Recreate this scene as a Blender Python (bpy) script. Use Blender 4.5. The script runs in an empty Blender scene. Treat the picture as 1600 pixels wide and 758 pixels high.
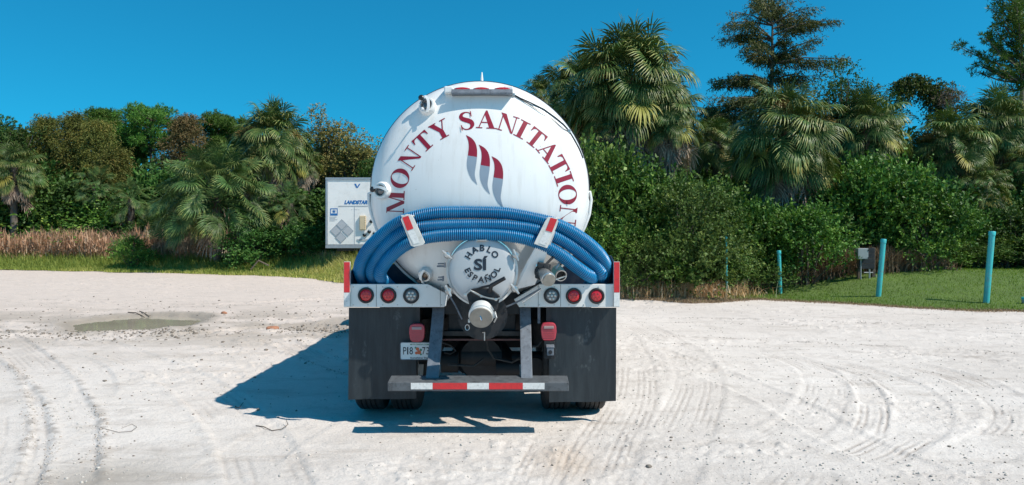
import bpy, bmesh, math, random
import numpy as np
from mathutils import Vector, Matrix, Euler

# ------------------------------------------------------------------ camera, sky, sun
SC = bpy.context.scene
COL = SC.collection
CAM_H = 1.75
FPX = 1200.0          # focal length in pixels of the 1600 px wide photograph
HZ = 365.0            # horizon row
cam_d = bpy.data.cameras.new('camera')
cam_d.sensor_width = 36.0
cam_d.lens = 36.0 * FPX / 1600.0
cam_d.shift_y = -(379.0 - HZ) / 1600.0
cam_d.clip_start = 0.1
cam_d.clip_end = 3000
cam = bpy.data.objects.new('camera', cam_d)
COL.objects.link(cam)
cam.location = (0, 0, CAM_H)
cam.rotation_euler = (math.radians(90), 0, 0)
SC.camera = cam

SUN_TRAVEL = Vector((-0.73, 0.34, -1.0)).normalized()
TO_SUN = -SUN_TRAVEL
SUN_EL = math.asin(TO_SUN.z)
SUN_ROT = math.atan2(TO_SUN.x, TO_SUN.y)
world = bpy.data.worlds.new("World")
SC.world = world
world.use_nodes = True
wn = world.node_tree.nodes
wl = world.node_tree.links
for n in list(wn):
    wn.remove(n)
sky = wn.new('ShaderNodeTexSky')
sky.sky_type = 'NISHITA'
sky.sun_disc = False
sky.sun_elevation = SUN_EL
sky.sun_rotation = SUN_ROT
sky.altitude = 0
sky.air_density = 1.0
sky.dust_density = 0.3
sky.ozone_density = 2.5
# clear, deep sub-tropical sky: no pale band near the horizon, strongly blue
geo = wn.new('ShaderNodeTexCoord')
vmap = wn.new('ShaderNodeMapping')
vmap.inputs['Scale'].default_value = (1, 1, 0.95)
vmap.inputs['Location'].default_value = (0, 0, 0.10)
wl.new(geo.outputs['Generated'], vmap.inputs[0])
wl.new(vmap.outputs[0], sky.inputs[0])
hsv = wn.new('ShaderNodeMix')
hsv.data_type = 'RGBA'
hsv.blend_type = 'MULTIPLY'
hsv.inputs[0].default_value = 1.0
hsv.inputs[7].default_value = (0.10, 1.20, 1.42, 1)
bg = wn.new('ShaderNodeBackground')
bg.inputs['Strength'].default_value = 0.086
wo = wn.new('ShaderNodeOutputWorld')
wl.new(sky.outputs[0], hsv.inputs[6])
wl.new(hsv.outputs[2], bg.inputs['Color'])
wl.new(bg.outputs[0], wo.inputs['Surface'])

sun_d = bpy.data.lights.new('sun', 'SUN')
sun_d.energy = 5.0
sun_d.angle = math.radians(0.5)
sun_d.color = (1.0, 0.915, 0.80)
sun = bpy.data.objects.new('sun', sun_d)
COL.objects.link(sun)
sun.location = (10, -6, 20)
sun.rotation_euler = SUN_TRAVEL.to_track_quat('-Z', 'Y').to_euler()

SC.view_settings.view_transform = 'Standard'
SC.view_settings.look = 'None'
SC.view_settings.exposure = 0.19
SC.view_settings.gamma = 1.0
SC.render.engine = 'CYCLES'
SC.cycles.max_bounces = 6
SC.cycles.diffuse_bounces = 3
SC.cycles.transparent_max_bounces = 6

# ------------------------------------------------------------------ helpers
R = math.radians
rng = np.random.default_rng(7)
random.seed(7)


def T(px, py, D):
    """world point seen at photo pixel (px,py) at distance D"""
    return Vector(((px - 800.0) / FPX * D, D, CAM_H - (py - HZ) / FPX * D))


def tag(o, label=None, cat=None, group=None, kind=None):
    if label: o['label'] = label
    if cat: o['category'] = cat
    if group: o['group'] = group
    if kind: o['kind'] = kind
    return o


def empty(name, loc=(0, 0, 0), rz=0.0):
    o = bpy.data.objects.new(name, None)
    o.empty_display_size = 0.2
    COL.objects.link(o)
    o.location = loc
    o.rotation_euler = (0, 0, rz)
    return o


def world_off(p):
    v = Vector((0, 0, 0))
    while p is not None:
        v += p.location
        p = p.parent
    return v


class MB:
    """collects geometry; build() links it as ONE mesh object"""
    def __init__(s):
        s.v = []
        s.f = []

    def add(s, vs, fs):
        b = len(s.v)
        s.v += [tuple(p) for p in vs]
        s.f += [tuple(i + b for i in f) for f in fs]
        return s

    def box(s, c, size, rot=None):
        x, y, z = size[0] / 2, size[1] / 2, size[2] / 2
        vs = [Vector((a, b_, c_)) for a in (-x, x) for b_ in (-y, y) for c_ in (-z, z)]
        if rot is not None:
            m = Euler(rot).to_matrix()
            vs = [m @ p for p in vs]
        vs = [p + Vector(c) for p in vs]
        return s.add(vs, [(0, 1, 3, 2), (4, 6, 7, 5), (0, 4, 5, 1), (2, 3, 7, 6), (0, 2, 6, 4), (1, 5, 7, 3)])

    def box2(s, a, b):
        c = [(a[i] + b[i]) / 2 for i in range(3)]
        return s.box(c, [abs(b[i] - a[i]) for i in range(3)])

    def prism(s, pts, d):
        """pts: 3D planar polygon, d: extrusion vector"""
        n = len(pts)
        d = Vector(d)
        vs = [Vector(p) for p in pts] + [Vector(p) + d for p in pts]
        fs = [tuple(range(n - 1, -1, -1)), tuple(range(n, 2 * n))]
        for i in range(n):
            j = (i + 1) % n
            fs.append((i, j, j + n, i + n))
        return s.add(vs, fs)

    def tube(s, pts, rad, n=10, caps=True):
        pts = [Vector(p) for p in pts]
        m = len(pts)
        rr = rad if isinstance(rad, (list, tuple, np.ndarray)) else [rad] * m
        vs, fs = [], []
        t0 = (pts[1] - pts[0]).normalized()
        up = Vector((0, 0, 1)) if abs(t0.z) < 0.9 else Vector((1, 0, 0))
        nrm = (up - t0 * up.dot(t0)).normalized()
        for i, p in enumerate(pts):
            if i == 0: t = t0
            elif i == m - 1: t = (pts[i] - pts[i - 1]).normalized()
            else:
                t = (pts[i + 1] - pts[i - 1])
                t = t.normalized() if t.length > 1e-9 else t0
            nrm = (nrm - t * nrm.dot(t))
            nrm = nrm.normalized() if nrm.length > 1e-6 else Vector((1, 0, 0))
            bi = t.cross(nrm)
            for k in range(n):
                a = 2 * math.pi * k / n
                vs.append(p + (nrm * math.cos(a) + bi * math.sin(a)) * rr[i])
        for i in range(m - 1):
            for k in range(n):
                k2 = (k + 1) % n
                fs.append((i * n + k, i * n + k2, (i + 1) * n + k2, (i + 1) * n + k))
        if caps:
            fs.append(tuple(range(n - 1, -1, -1)))
            fs.append(tuple((m - 1) * n + k for k in range(n)))
        return s.add(vs, fs)

    def lathe(s, prof, c, axis, n=32, closed=False, caps=True):
        """prof: list of (radius, along-axis)"""
        ax = Vector(axis).normalized()
        up = Vector((0, 0, 1)) if abs(ax.z) < 0.9 else Vector((1, 0, 0))
        u = (up - ax * up.dot(ax)).normalized()
        w = ax.cross(u)
        c = Vector(c)
        vs, fs = [], []
        m = len(prof)
        for r_, a_ in prof:
            for k in range(n):
                t = 2 * math.pi * k / n
                vs.append(c + ax * a_ + (u * math.cos(t) + w * math.sin(t)) * max(r_, 1e-5))
        for i in range(m if closed else m - 1):
            i2 = (i + 1) % m
            for k in range(n):
                k2 = (k + 1) % n
                fs.append((i * n + k, i * n + k2, i2 * n + k2, i2 * n + k))
        if caps and not closed:
            if prof[0][0] > 1e-4: fs.append(tuple(range(n - 1, -1, -1)))
            if prof[-1][0] > 1e-4: fs.append(tuple((m - 1) * n + k for k in range(n)))
        return s.add(vs, fs)

    def build(s, name, mat, parent=None, smooth=False, bevel=0, local=False, angle=38):
        me = bpy.data.meshes.new(name)
        off = Vector((0, 0, 0)) if (local or parent is None) else world_off(parent)
        me.from_pydata([(p[0] - off.x, p[1] - off.y, p[2] - off.z) for p in s.v], [], s.f)
        bm = bmesh.new()
        bm.from_mesh(me)
        bmesh.ops.recalc_face_normals(bm, faces=bm.faces)
        bm.to_mesh(me)
        bm.free()
        me.materials.append(mat)
        o = bpy.data.objects.new(name, me)
        COL.objects.link(o)
        if parent is not None: o.parent = parent
        if smooth:
            me.polygons.foreach_set('use_smooth', [True] * len(me.polygons))
            if angle:
                me.set_sharp_from_angle(angle=R(angle))
        if bevel:
            m = o.modifiers.new('bevel', 'BEVEL')
            m.width = bevel
            m.segments = 2
            m.limit_method = 'ANGLE'
            m.angle_limit = R(35)
        return o


def np_mesh(name, verts, faces, mat, attrs=None, smooth=False):
    """fast mesh; faces (N,k) int array; attrs: dict name -> per-face or per-vertex float array"""
    me = bpy.data.meshes.new(name)
    verts = np.asarray(verts, dtype=np.float32)
    faces = np.asarray(faces, dtype=np.int32)
    nf, k = faces.shape
    me.vertices.add(len(verts))
    me.vertices.foreach_set('co', verts.ravel())
    me.loops.add(nf * k)
    me.loops.foreach_set('vertex_index', faces.ravel())
    me.polygons.add(nf)
    me.polygons.foreach_set('loop_start', np.arange(0, nf * k, k, dtype=np.int32))
    me.polygons.foreach_set('loop_total', np.full(nf, k, dtype=np.int32))
    if smooth:
        me.polygons.foreach_set('use_smooth', np.ones(nf, dtype=bool))
    me.update(calc_edges=True)
    if attrs:
        for a, (dom, arr) in attrs.items():
            if arr.ndim == 1:
                at = me.attributes.new(a, 'FLOAT', dom)
                at.data.foreach_set('value', arr.astype(np.float32))
    if mat: me.materials.append(mat)
    return me


def link(name, me, parent=None, loc=None, rot=None, scale=None):
    o = bpy.data.objects.new(name, me)
    COL.objects.link(o)
    if parent is not None: o.parent = parent
    if loc is not None: o.location = loc
    if rot is not None: o.rotation_euler = rot
    if scale is not None: o.scale = (scale,) * 3 if isinstance(scale, (int, float)) else scale
    return o


def _hash(ix, iy, seed):
    h = (ix.astype(np.int64) * 374761393 + iy.astype(np.int64) * 668265263 + seed * 974634777) & 0x7fffffff
    h = ((h ^ (h >> 13)) * 1274126177) & 0x7fffffff
    h = h ^ (h >> 16)
    return (h & 0xffff) / 65535.0


def vnoise(x, y, seed=0):
    x = np.asarray(x, float); y = np.asarray(y, float)
    ix = np.floor(x); iy = np.floor(y)
    fx = x - ix; fy = y - iy
    fx = fx * fx * (3 - 2 * fx); fy = fy * fy * (3 - 2 * fy)
    a = _hash(ix, iy, seed); b = _hash(ix + 1, iy, seed)
    c = _hash(ix, iy + 1, seed); d = _hash(ix + 1, iy + 1, seed)
    return (a + (b - a) * fx) * (1 - fy) + (c + (d - c) * fx) * fy


def fbm(x, y, seed=0, oct=4):
    s = 0; a = 0.5; t = 0
    for i in range(oct):
        s = s + a * vnoise(x * 2 ** i, y * 2 ** i, seed + i * 17)
        t += a
        a *= 0.5
    return s / t


# ------------------------------------------------------------------ materials
class NT:
    def __init__(s, name):
        s.m = bpy.data.materials.new(name)
        s.m.use_nodes = True
        s.n = s.m.node_tree.nodes
        s.l = s.m.node_tree.links
        s.b = s.n['Principled BSDF']
        s.tc = s.n.new('ShaderNodeTexCoord')

    def noise(s, scale, detail=4, rough=0.6, vec=None, stretch=None, coord='Object'):
        n = s.n.new('ShaderNodeTexNoise')
        n.inputs['Scale'].default_value = scale
        n.inputs['Detail'].default_value = detail
        n.inputs['Roughness'].default_value = rough
        if stretch:
            mp = s.n.new('ShaderNodeMapping')
            mp.inputs['Scale'].default_value = stretch
            s.l.new(s.tc.outputs[coord], mp.inputs[0])
            s.l.new(mp.outputs[0], n.inputs['Vector'])
        else:
            s.l.new(s.tc.outputs[coord], n.inputs['Vector'])
        return n.outputs['Fac']

    def ramp(s, fac, stops):
        r = s.n.new('ShaderNodeValToRGB')
        e = r.color_ramp.elements
        while len(e) < len(stops): e.new(0.5)
        for i, (p, c) in enumerate(stops):
            e[i].position = p
            if isinstance(c, (int, float)): c = (c, c, c)
            e[i].color = (*c, 1)
        s.l.new(fac, r.inputs[0])
        return r.outputs[0]

    def mix(s, fac, a, b, mode='MIX'):
        m = s.n.new('ShaderNodeMix')
        m.data_type = 'RGBA'
        m.blend_type = mode
        for sock, val in ((m.inputs[0], fac), (m.inputs[6], a), (m.inputs[7], b)):
            if isinstance(val, (int, float)): sock.default_value = val
            elif isinstance(val, tuple): sock.default_value = (*val, 1)
            else: s.l.new(val, sock)
        return m.outputs[2]

    def math(s, op, a, b=0.0):
        m = s.n.new('ShaderNodeMath')
        m.operation = op
        for sock, val in ((m.inputs[0], a), (m.inputs[1], b)):
            if isinstance(val, (int, float)): sock.default_value = val
            else: s.l.new(val, sock)
        return m.outputs[0]

    def attr(s, name):
        a = s.n.new('ShaderNodeAttribute')
        a.attribute_name = name
        return a.outputs['Fac']

    def bump(s, h, strength=0.3, dist=0.01):
        b = s.n.new('ShaderNodeBump')
        b.inputs['Strength'].default_value = strength
        b.inputs['Distance'].default_value = dist
        s.l.new(h, b.inputs['Height'])
        s.l.new(b.outputs[0], s.b.inputs['Normal'])

    def col(s, c):
        if isinstance(c, tuple): s.b.inputs['Base Color'].default_value = (*c, 1)
        else: s.l.new(c, s.b.inputs['Base Color'])

    def set(s, **k):
        for a, v in k.items():
            i = s.b.inputs[{'rough': 'Roughness', 'metal': 'Metallic', 'coat': 'Coat Weight', 'spec': 'Specular IOR Level',
                            'trans': 'Transmission Weight', 'coat_rough': 'Coat Roughness'}[a]]
            if isinstance(v, (int, float)): i.default_value = v
            else: s.l.new(v, i)


def simple(name, c, rough=0.5, metal=0.0, var=0.15, scale=8.0, bump=0.0, coat=0.0, dirt=None, dirt_amt=0.5, bscale=60):
    t = NT(name)
    n = t.noise(scale, 5)
    base = t.mix(t.ramp(n, [(0.3, 0.0), (0.7, 1.0)]), tuple(x * (1 - var) for x in c), tuple(min(1, x * (1 + var * 0.6)) for x in c))
    if dirt:
        d = t.ramp(t.noise(scale * 1.7, 8, 0.75), [(0.5, 0.0), (0.68, dirt_amt)])
        base = t.mix(d, base, dirt)
    t.col(base)
    t.set(rough=t.math('ADD', t.math('MULTIPLY', n, 0.2), rough - 0.1), metal=metal, coat=coat)
    if bump: t.bump(t.noise(bscale, 4), bump, 0.004)
    return t.m


def paint_white():
    t = NT('white tank paint')
    n = t.noise(1.6, 6, 0.6)
    streak = t.noise(3.0, 6, 0.65, stretch=(6, 6, 0.5))
    c = t.mix(t.ramp(n, [(0.35, 0.0), (0.75, 0.5)]), (0.80, 0.80, 0.79), (0.70, 0.695, 0.67))
    c = t.mix(t.ramp(streak, [(0.50, 0.0), (0.75, 0.34)]), c, (0.50, 0.46, 0.41))
    spots = t.ramp(t.noise(38, 3, 0.5), [(0.73, 0.0), (0.78, 0.7)])
    c = t.mix(spots, c, (0.40, 0.36, 0.31))
    t.col(c)
    t.set(rough=0.28, coat=0.25, coat_rough=0.15)
    t.bump(t.noise(2.2, 2), 0.25, 0.02)
    return t.m


def paint_panel():
    t = NT('worn white panel paint')
    n = t.noise(2.5, 6, 0.7)
    c = t.mix(t.ramp(n, [(0.35, 0.0), (0.75, 0.6)]), (0.74, 0.74, 0.72), (0.60, 0.59, 0.56))
    rust = t.ramp(t.noise(9, 8, 0.8, stretch=(3, 1, 0.8)), [(0.60, 0.0), (0.72, 0.75)])
    c = t.mix(rust, c, (0.36, 0.23, 0.13))
    t.col(c)
    t.set(rough=0.42)
    t.bump(t.noise(30, 4), 0.15, 0.003)
    return t.m


M = {}
M['white'] = paint_white()
M['panel'] = paint_panel()
M['offwhite'] = simple('off white plate', (0.66, 0.65, 0.61), 0.4, var=0.12, scale=5, dirt=(0.3, 0.27, 0.22), dirt_amt=0.5)
M['red_vinyl'] = simple('dark red vinyl', (0.26, 0.010, 0.030), 0.4, var=0.06)
M['grey_vinyl'] = simple('blue grey vinyl', (0.24, 0.30, 0.37), 0.4, var=0.06)
M['black_print'] = simple('black print', (0.012, 0.018, 0.03), 0.45, var=0.1)
M['black_metal'] = simple('black painted steel', (0.010, 0.011, 0.014), 0.55, var=0.4, scale=6, dirt=(0.09, 0.08, 0.07), dirt_amt=0.3, bump=0.2)
M['navy'] = simple('navy painted steel', (0.012, 0.025, 0.055), 0.45, var=0.3, scale=4, dirt=(0.10, 0.10, 0.11), dirt_amt=0.3)
M['frame_steel'] = simple('dusty grey steel', (0.14, 0.16, 0.19), 0.5, var=0.25, scale=14, dirt=(0.04, 0.045, 0.055), dirt_amt=0.8, bump=0.3)
M['bar_steel'] = simple('scuffed bumper steel', (0.095, 0.105, 0.115), 0.55, var=0.25, scale=10, dirt=(0.03, 0.032, 0.036), dirt_amt=0.9, bump=0.3)
M['alu'] = simple('cast aluminium', (0.50, 0.50, 0.49), 0.38, metal=0.85, var=0.2, scale=20, dirt=(0.16, 0.14, 0.12), dirt_amt=0.5, bump=0.2)
M['dull_alu'] = simple('dull aluminium cap', (0.30, 0.27, 0.23), 0.6, metal=0.1, var=0.2, scale=15, bump=0.2)
M['bright_alu'] = simple('bright aluminium collar', (0.72, 0.72, 0.70), 0.4, metal=0.3, var=0.1, scale=12)
M['chrome'] = simple('bright chrome', (0.75, 0.76, 0.77), 0.15, metal=1.0, var=0.08)
M['brass'] = simple('brown sight glass', (0.12, 0.07, 0.04), 0.12, var=0.4, scale=20, coat=1.0)
M['glass_dark'] = simple('grey sight glass', (0.10, 0.11, 0.12), 0.08, var=0.5, scale=14, coat=1.0)
M['plastic_black'] = simple('black plastic', (0.015, 0.015, 0.018), 0.4, var=0.2)
M['reflect_red'] = simple('red reflective tape', (0.62, 0.025, 0.03), 0.35, var=0.12, scale=25, dirt=(0.2, 0.05, 0.05), dirt_amt=0.5)
M['reflect_white'] = simple('white reflective tape', (0.72, 0.72, 0.70), 0.35, var=0.1, scale=25, dirt=(0.3, 0.3, 0.29), dirt_amt=0.6)
M['lens_red'] = simple('red lamp lens', (0.55, 0.012, 0.02), 0.2, var=0.2, scale=60, coat=0.6, bump=0.3, bscale=140)
M['lens_red_dusty'] = simple('dusty red lamp lens', (0.42, 0.04, 0.06), 0.35, var=0.15, scale=30, coat=0.2)
M['lens_clear'] = simple('clear lamp lens', (0.20, 0.21, 0.22), 0.3, metal=0.0, var=0.3, scale=50, coat=0.8)
M['rubber'] = simple('black rubber', (0.018, 0.02, 0.022), 0.7, var=0.25, scale=12, dirt=(0.10, 0.095, 0.09), dirt_amt=0.35, bump=0.3)
M['plate_white'] = simple('licence plate enamel', (0.62, 0.65, 0.65), 0.35, var=0.05)
M['green_print'] = simple('green print', (0.05, 0.22, 0.12), 0.4)
M['orange_print'] = simple('orange print', (0.65, 0.12, 0.04), 0.4)
M['blue_print'] = simple('blue print', (0.01, 0.14, 0.42), 0.4, var=0.05)
M['faint_print'] = simple('grey print', (0.45, 0.47, 0.50), 0.4, var=0.05)
M['trailer_white'] = simple('trailer white skin', (0.84, 0.83, 0.81), 0.4, var=0.05, scale=2, dirt=(0.5, 0.48, 0.45), dirt_amt=0.3)
M['trailer_alu'] = simple('trailer aluminium rail', (0.42, 0.43, 0.45), 0.4, metal=0.6, var=0.15)
M['beige'] = simple('beige plastic', (0.62, 0.50, 0.33), 0.5, var=0.08)
M['teal'] = simple('teal plastic pipe', (0.055, 0.47, 0.48), 0.38, var=0.12, scale=5, dirt=(0.20, 0.30, 0.27), dirt_amt=0.75)
M['wood_dark'] = simple('weathered wood', (0.10, 0.075, 0.055), 0.8, var=0.35, scale=10, bump=0.4)
M['box_grey'] = simple('grey meter box', (0.27, 0.31, 0.32), 0.5, var=0.08)
M['conduit'] = simple('grey conduit', (0.32, 0.34, 0.35), 0.5, var=0.1)
M['concrete'] = simple('mossy concrete lid', (0.05, 0.065, 0.05), 0.85, var=0.35, scale=9, bump=0.5)
M['brick'] = simple('sandy brick', (0.36, 0.17, 0.10), 0.85, var=0.3, scale=20, bump=0.6)
M['stone'] = simple('pale limestone', (0.52, 0.49, 0.45), 0.85, var=0.4, scale=30, bump=0.5)
M['darkstone'] = simple('dark clod', (0.22, 0.19, 0.16), 0.9, var=0.4, scale=30, bump=0.5)
M['crumb'] = simple('sandy crumb', (0.42, 0.37, 0.33), 0.9, var=0.35, scale=30, bump=0.4)
M['twig'] = simple('dry twig', (0.13, 0.10, 0.075), 0.85, var=0.3, scale=20)
M['bark'] = simple('grey brown bark', (0.12, 0.095, 0.075), 0.9, var=0.4, scale=6, bump=0.8, bscale=25)
M['palm_bark'] = simple('palm trunk bark', (0.13, 0.11, 0.09), 0.9, var=0.4, scale=10, bump=0.8, bscale=20)
M['cab_white'] = simple('cab paint', (0.72, 0.72, 0.71), 0.25, var=0.04, coat=0.5)
M['window_glass'] = simple('tinted window glass', (0.02, 0.025, 0.03), 0.05, var=0.1, coat=1.0)

M['lid'] = simple('smooth grey white lid', (0.44, 0.46, 0.475), 0.3, var=0.08, scale=4, coat=0.3)
M['faded_label'] = simple('faded label', (0.34, 0.24, 0.24), 0.5)
M['frame_dark'] = simple('dusty black casting', (0.008, 0.009, 0.010), 0.7, var=0.3)
M['brown_steel'] = simple('brown steel edge', (0.12, 0.045, 0.04), 0.6, var=0.3)


def hose_mat():
    t = NT('blue corrugated hose plastic')
    c = t.mix(t.ramp(t.noise(2.0, 5), [(0.35, 0.0), (0.7, 1.0)]), (0.003, 0.15, 0.34), (0.005, 0.24, 0.50))
    d = t.ramp(t.noise(7.0, 7, 0.7), [(0.55, 0.0), (0.75, 0.35)])
    c = t.mix(d, c, (0.18, 0.26, 0.32))
    # valleys between the ribs coloured dark navy, painting in the groove shade
    c = t.mix(t.ramp(t.attr('rib'), [(0.2, 0.8), (0.75, 0.0)]), c, (0.002, 0.035, 0.10))
    t.col(c)
    t.set(rough=0.36)
    return t.m


M['hose'] = hose_mat()


def leaf_mat(name, c1, c2, c3, trans=0.17, rough=0.5, trans_tint=(1.0, 1.0, 0.35)):
    t = NT(name)
    oi = t.n.new('ShaderNodeObjectInfo')
    tint = t.attr('tint')
    c = t.ramp(tint, [(0.0, c1), (0.6, c2), (1.0, c3)])
    v = t.math('ADD', t.math('MULTIPLY', oi.outputs['Random'], 0.5), 0.75)
    hs = t.n.new('ShaderNodeHueSaturation')
    t.l.new(c, hs.inputs['Color'])
    t.l.new(v, hs.inputs['Value'])
    t.l.new(t.math('ADD', t.math('MULTIPLY', oi.outputs['Random'], 0.03), 0.485), hs.inputs['Hue'])
    cc = hs.outputs[0]
    t.col(cc)
    t.set(rough=rough, spec=0.22)
    tr = t.n.new('ShaderNodeBsdfTranslucent')
    t.l.new(t.mix(1.0, cc, trans_tint, 'MULTIPLY'), tr.inputs[0])
    mx = t.n.new('ShaderNodeMixShader')
    mx.inputs[0].default_value = trans
    t.l.new(t.b.outputs[0], mx.inputs[1])
    t.l.new(tr.outputs[0], mx.inputs[2])
    t.l.new(mx.outputs[0], t.n['Material Output'].inputs['Surface'])
    return t.m


M['shrub'] = leaf_mat('glossy shrub leaves', (0.034, 0.088, 0.014), (0.110, 0.220, 0.036), (0.30, 0.40, 0.085), rough=0.5)
M['shrub_olive'] = leaf_mat('olive small leaves', (0.040, 0.085, 0.018), (0.115, 0.21, 0.045), (0.30, 0.38, 0.10), rough=0.55)
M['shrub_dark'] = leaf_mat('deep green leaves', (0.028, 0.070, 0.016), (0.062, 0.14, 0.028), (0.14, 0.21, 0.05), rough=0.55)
M['palm'] = leaf_mat('fan palm leaf', (0.026, 0.058, 0.016), (0.082, 0.135, 0.036), (0.34, 0.34, 0.12), rough=0.36)
M['palm_blue'] = leaf_mat('blue green fan palm leaf', (0.030, 0.068, 0.024), (0.080, 0.145, 0.045), (0.28, 0.32, 0.10), rough=0.38)
M['palm_yellow'] = leaf_mat('yellowing fan palm leaf', (0.16, 0.16, 0.035), (0.30, 0.28, 0.06), (0.42, 0.36, 0.10), rough=0.45)
M['palm_dead'] = leaf_mat('dead palm leaf', (0.16, 0.12, 0.09), (0.34, 0.26, 0.20), (0.55, 0.45, 0.36), 0.15, 0.8, (1, 0.9, 0.6))
M['cypress'] = leaf_mat('brown green cypress needles', (0.070, 0.100, 0.022), (0.17, 0.175, 0.040), (0.36, 0.25, 0.07), rough=0.6)
M['cypress_dark'] = leaf_mat('dark cypress needles', (0.040, 0.065, 0.020), (0.11, 0.12, 0.038), (0.32, 0.24, 0.075), rough=0.6)
M['cypress_red'] = leaf_mat('reddish cypress needles', (0.09, 0.08, 0.03), (0.19, 0.14, 0.06), (0.32, 0.17, 0.08), rough=0.6)
M['pine'] = leaf_mat('pine needles', (0.042, 0.105, 0.016), (0.11, 0.22, 0.036), (0.20, 0.30, 0.06), rough=0.5)
M['oak_brown'] = leaf_mat('thin brownish foliage', (0.10, 0.12, 0.035), (0.24, 0.20, 0.07), (0.40, 0.26, 0.11), rough=0.6)
M['vine'] = leaf_mat('draped vine leaves', (0.03, 0.06, 0.012), (0.09, 0.13, 0.025), (0.19, 0.20, 0.05), rough=0.5)
M['grass_green'] = leaf_mat('green grass blades', (0.15, 0.20, 0.040), (0.30, 0.34, 0.080), (0.52, 0.46, 0.18), 0.35, 0.6)
M['grass_lawn'] = leaf_mat('lawn grass blades', (0.10, 0.17, 0.020), (0.21, 0.30, 0.040), (0.36, 0.38, 0.09), 0.35, 0.6)
M['grass_dry'] = leaf_mat('dry reddish grass', (0.38, 0.22, 0.12), (0.66, 0.43, 0.27), (0.76, 0.60, 0.42), 0.3, 0.8, (1, 0.9, 0.7))
M['grass_straw'] = leaf_mat('straw coloured dead grass', (0.16, 0.11, 0.07), (0.32, 0.23, 0.15), (0.46, 0.37, 0.25), 0.25, 0.8, (1, 0.9, 0.7))
M['fruit'] = leaf_mat('old fruit stalks', (0.07, 0.05, 0.015), (0.17, 0.11, 0.035), (0.30, 0.20, 0.06), 0.1, 0.9, (1, 0.9, 0.6))
M['thicket'] = leaf_mat('dead brown thicket', (0.10, 0.065, 0.045), (0.22, 0.145, 0.10), (0.38, 0.27, 0.19), 0.15, 0.9, (1, 0.9, 0.7))

# ================================================================== THE TANKER TRUCK
TX = -0.302                                   # truck centre line
truck = empty('tanker_truck', (TX, 7.0, 0))
tag(truck, 'white tanker truck with red lettering round its domed rear and black mud flaps', 'tanker truck')
TC = Vector((TX, 0, CAM_H - (298 - HZ) / FPX * 7.25))      # tank axis
RIM_Y, APEX_Y, R_RIM = 7.25, 6.855, 1.027
R_CR, R_K = 2.3, 0.88


def dome_y(r):
    if r <= R_K:
        return APEX_Y + R_CR - math.sqrt(R_CR ** 2 - r * r)
    y0 = APEX_Y + R_CR - math.sqrt(R_CR ** 2 - R_K ** 2)
    a0 = math.asin(R_K / R_CR)
    rho = (R_RIM - R_K) / (1 - math.sin(a0))
    s_ = min(1.0, (r - R_K) / rho + math.sin(a0))
    return y0 + rho * (math.cos(a0) - math.sqrt(max(0, 1 - s_ * s_)))


RIM_Y = dome_y(R_RIM)


def dome_pt(px, py, off=0.003):
    D = 7.0
    for _ in range(8):
        p = T(px, py, D)
        r = min(R_RIM, math.hypot(p.x - TC.x, p.z - TC.z))
        D = dome_y(r) - off
    return T(px, py, D)


def dome_nrm(p):
    dx, dz = p.x - TC.x, p.z - TC.z
    r = math.hypot(dx, dz)
    e = 0.002
    s_ = (dome_y(min(R_RIM, r + e)) - dome_y(max(0, r - e))) / (2 * e)
    n = Vector((dx / max(r, 1e-6) * s_, -1, dz / max(r, 1e-6) * s_))
    return n.normalized()


# tank shell and head
m = MB()
prof = [(R_RIM * 0.999, RIM_Y + 0.012), (R_RIM, RIM_Y + 0.03), (R_RIM, 13.0), (0.85, 13.3), (0.0, 13.4)]
m.lathe(prof, (TC.x, 0, TC.z), (0, 1, 0), 96)
tank = m.build('tank_shell', M['white'], truck, smooth=True)
m = MB()
rs = [0.0] + list(np.linspace(0.06, R_K, 14)) + [R_K + (R_RIM - R_K) * math.sin(math.pi / 2 * t) for t in np.linspace(0.12, 1, 12)]
m.lathe([(r, dome_y(r)) for r in rs] + [(R_RIM, RIM_Y + 0.011)], (TC.x, 0, TC.z), (0, 1, 0), 128, caps=False)
head = m.build('tank_head', M['white'], truck, smooth=True, angle=0)
for yy in (7.9, 9.2, 10.5, 11.8, 12.8):
    m = MB()
    m.lathe([(R_RIM + 0.002, yy), (R_RIM + 0.03, yy + .01), (R_RIM + 0.03, yy + .05), (R_RIM + 0.002, yy + .06)], (TC.x, 0, TC.z), (0, 1, 0), 80, closed=True)
    m.build('stiffening_ring', M['white'], tank, smooth=True)
# dark rim seal, seen as a thin edge line, doubled at lower left
m = MB()
m.lathe([(R_RIM + 0.001, RIM_Y + 0.006), (R_RIM + 0.012, RIM_Y + 0.006), (R_RIM + 0.012, RIM_Y + 0.03), (R_RIM + 0.001, RIM_Y + 0.03)],
        (TC.x, 0, TC.z), (0, 1, 0), 128, closed=True)
m.build('rim_seal', M['plastic_black'], truck, smooth=True)
m = MB()
a = [math.radians(v) for v in range(-142, -30, 4)]
m.tube([(TC.x + (R_RIM + .03) * math.cos(t), RIM_Y + .05, TC.z + (R_RIM + .03) * math.sin(t)) for t in a], 0.014, 6)
m.build('rim_strap', M['white'], truck, smooth=True)

# ---- red serif lettering : glyph outlines drawn by hand, cap height 1
def rect(x0, y0, x1, y1): return [(x0, y0), (x1, y0), (x1, y1), (x0, y1)]
SF = 0.055                                     # serif thickness


def g_I(w=0.62, st=0.27):
    c = w / 2
    return w, [rect(c - st / 2, SF, c + st / 2, 1 - SF), rect(0, 0, w, SF), rect(0, 1 - SF, w, 1)]


def g_T():
    w, st, c = 1.0, 0.25, 0.5
    return w, [rect(c - st / 2, SF, c + st / 2, .93), rect(.22, 0, .78, SF), rect(0.0, .93, w, 1.0),
               [(0.0, .93), (0, .70), (.045, .70), (.10, .86), (.2, .93)], [(w, .93), (w - .2, .93), (w - .10, .86), (w - .045, .70), (w, .70)]]


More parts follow.
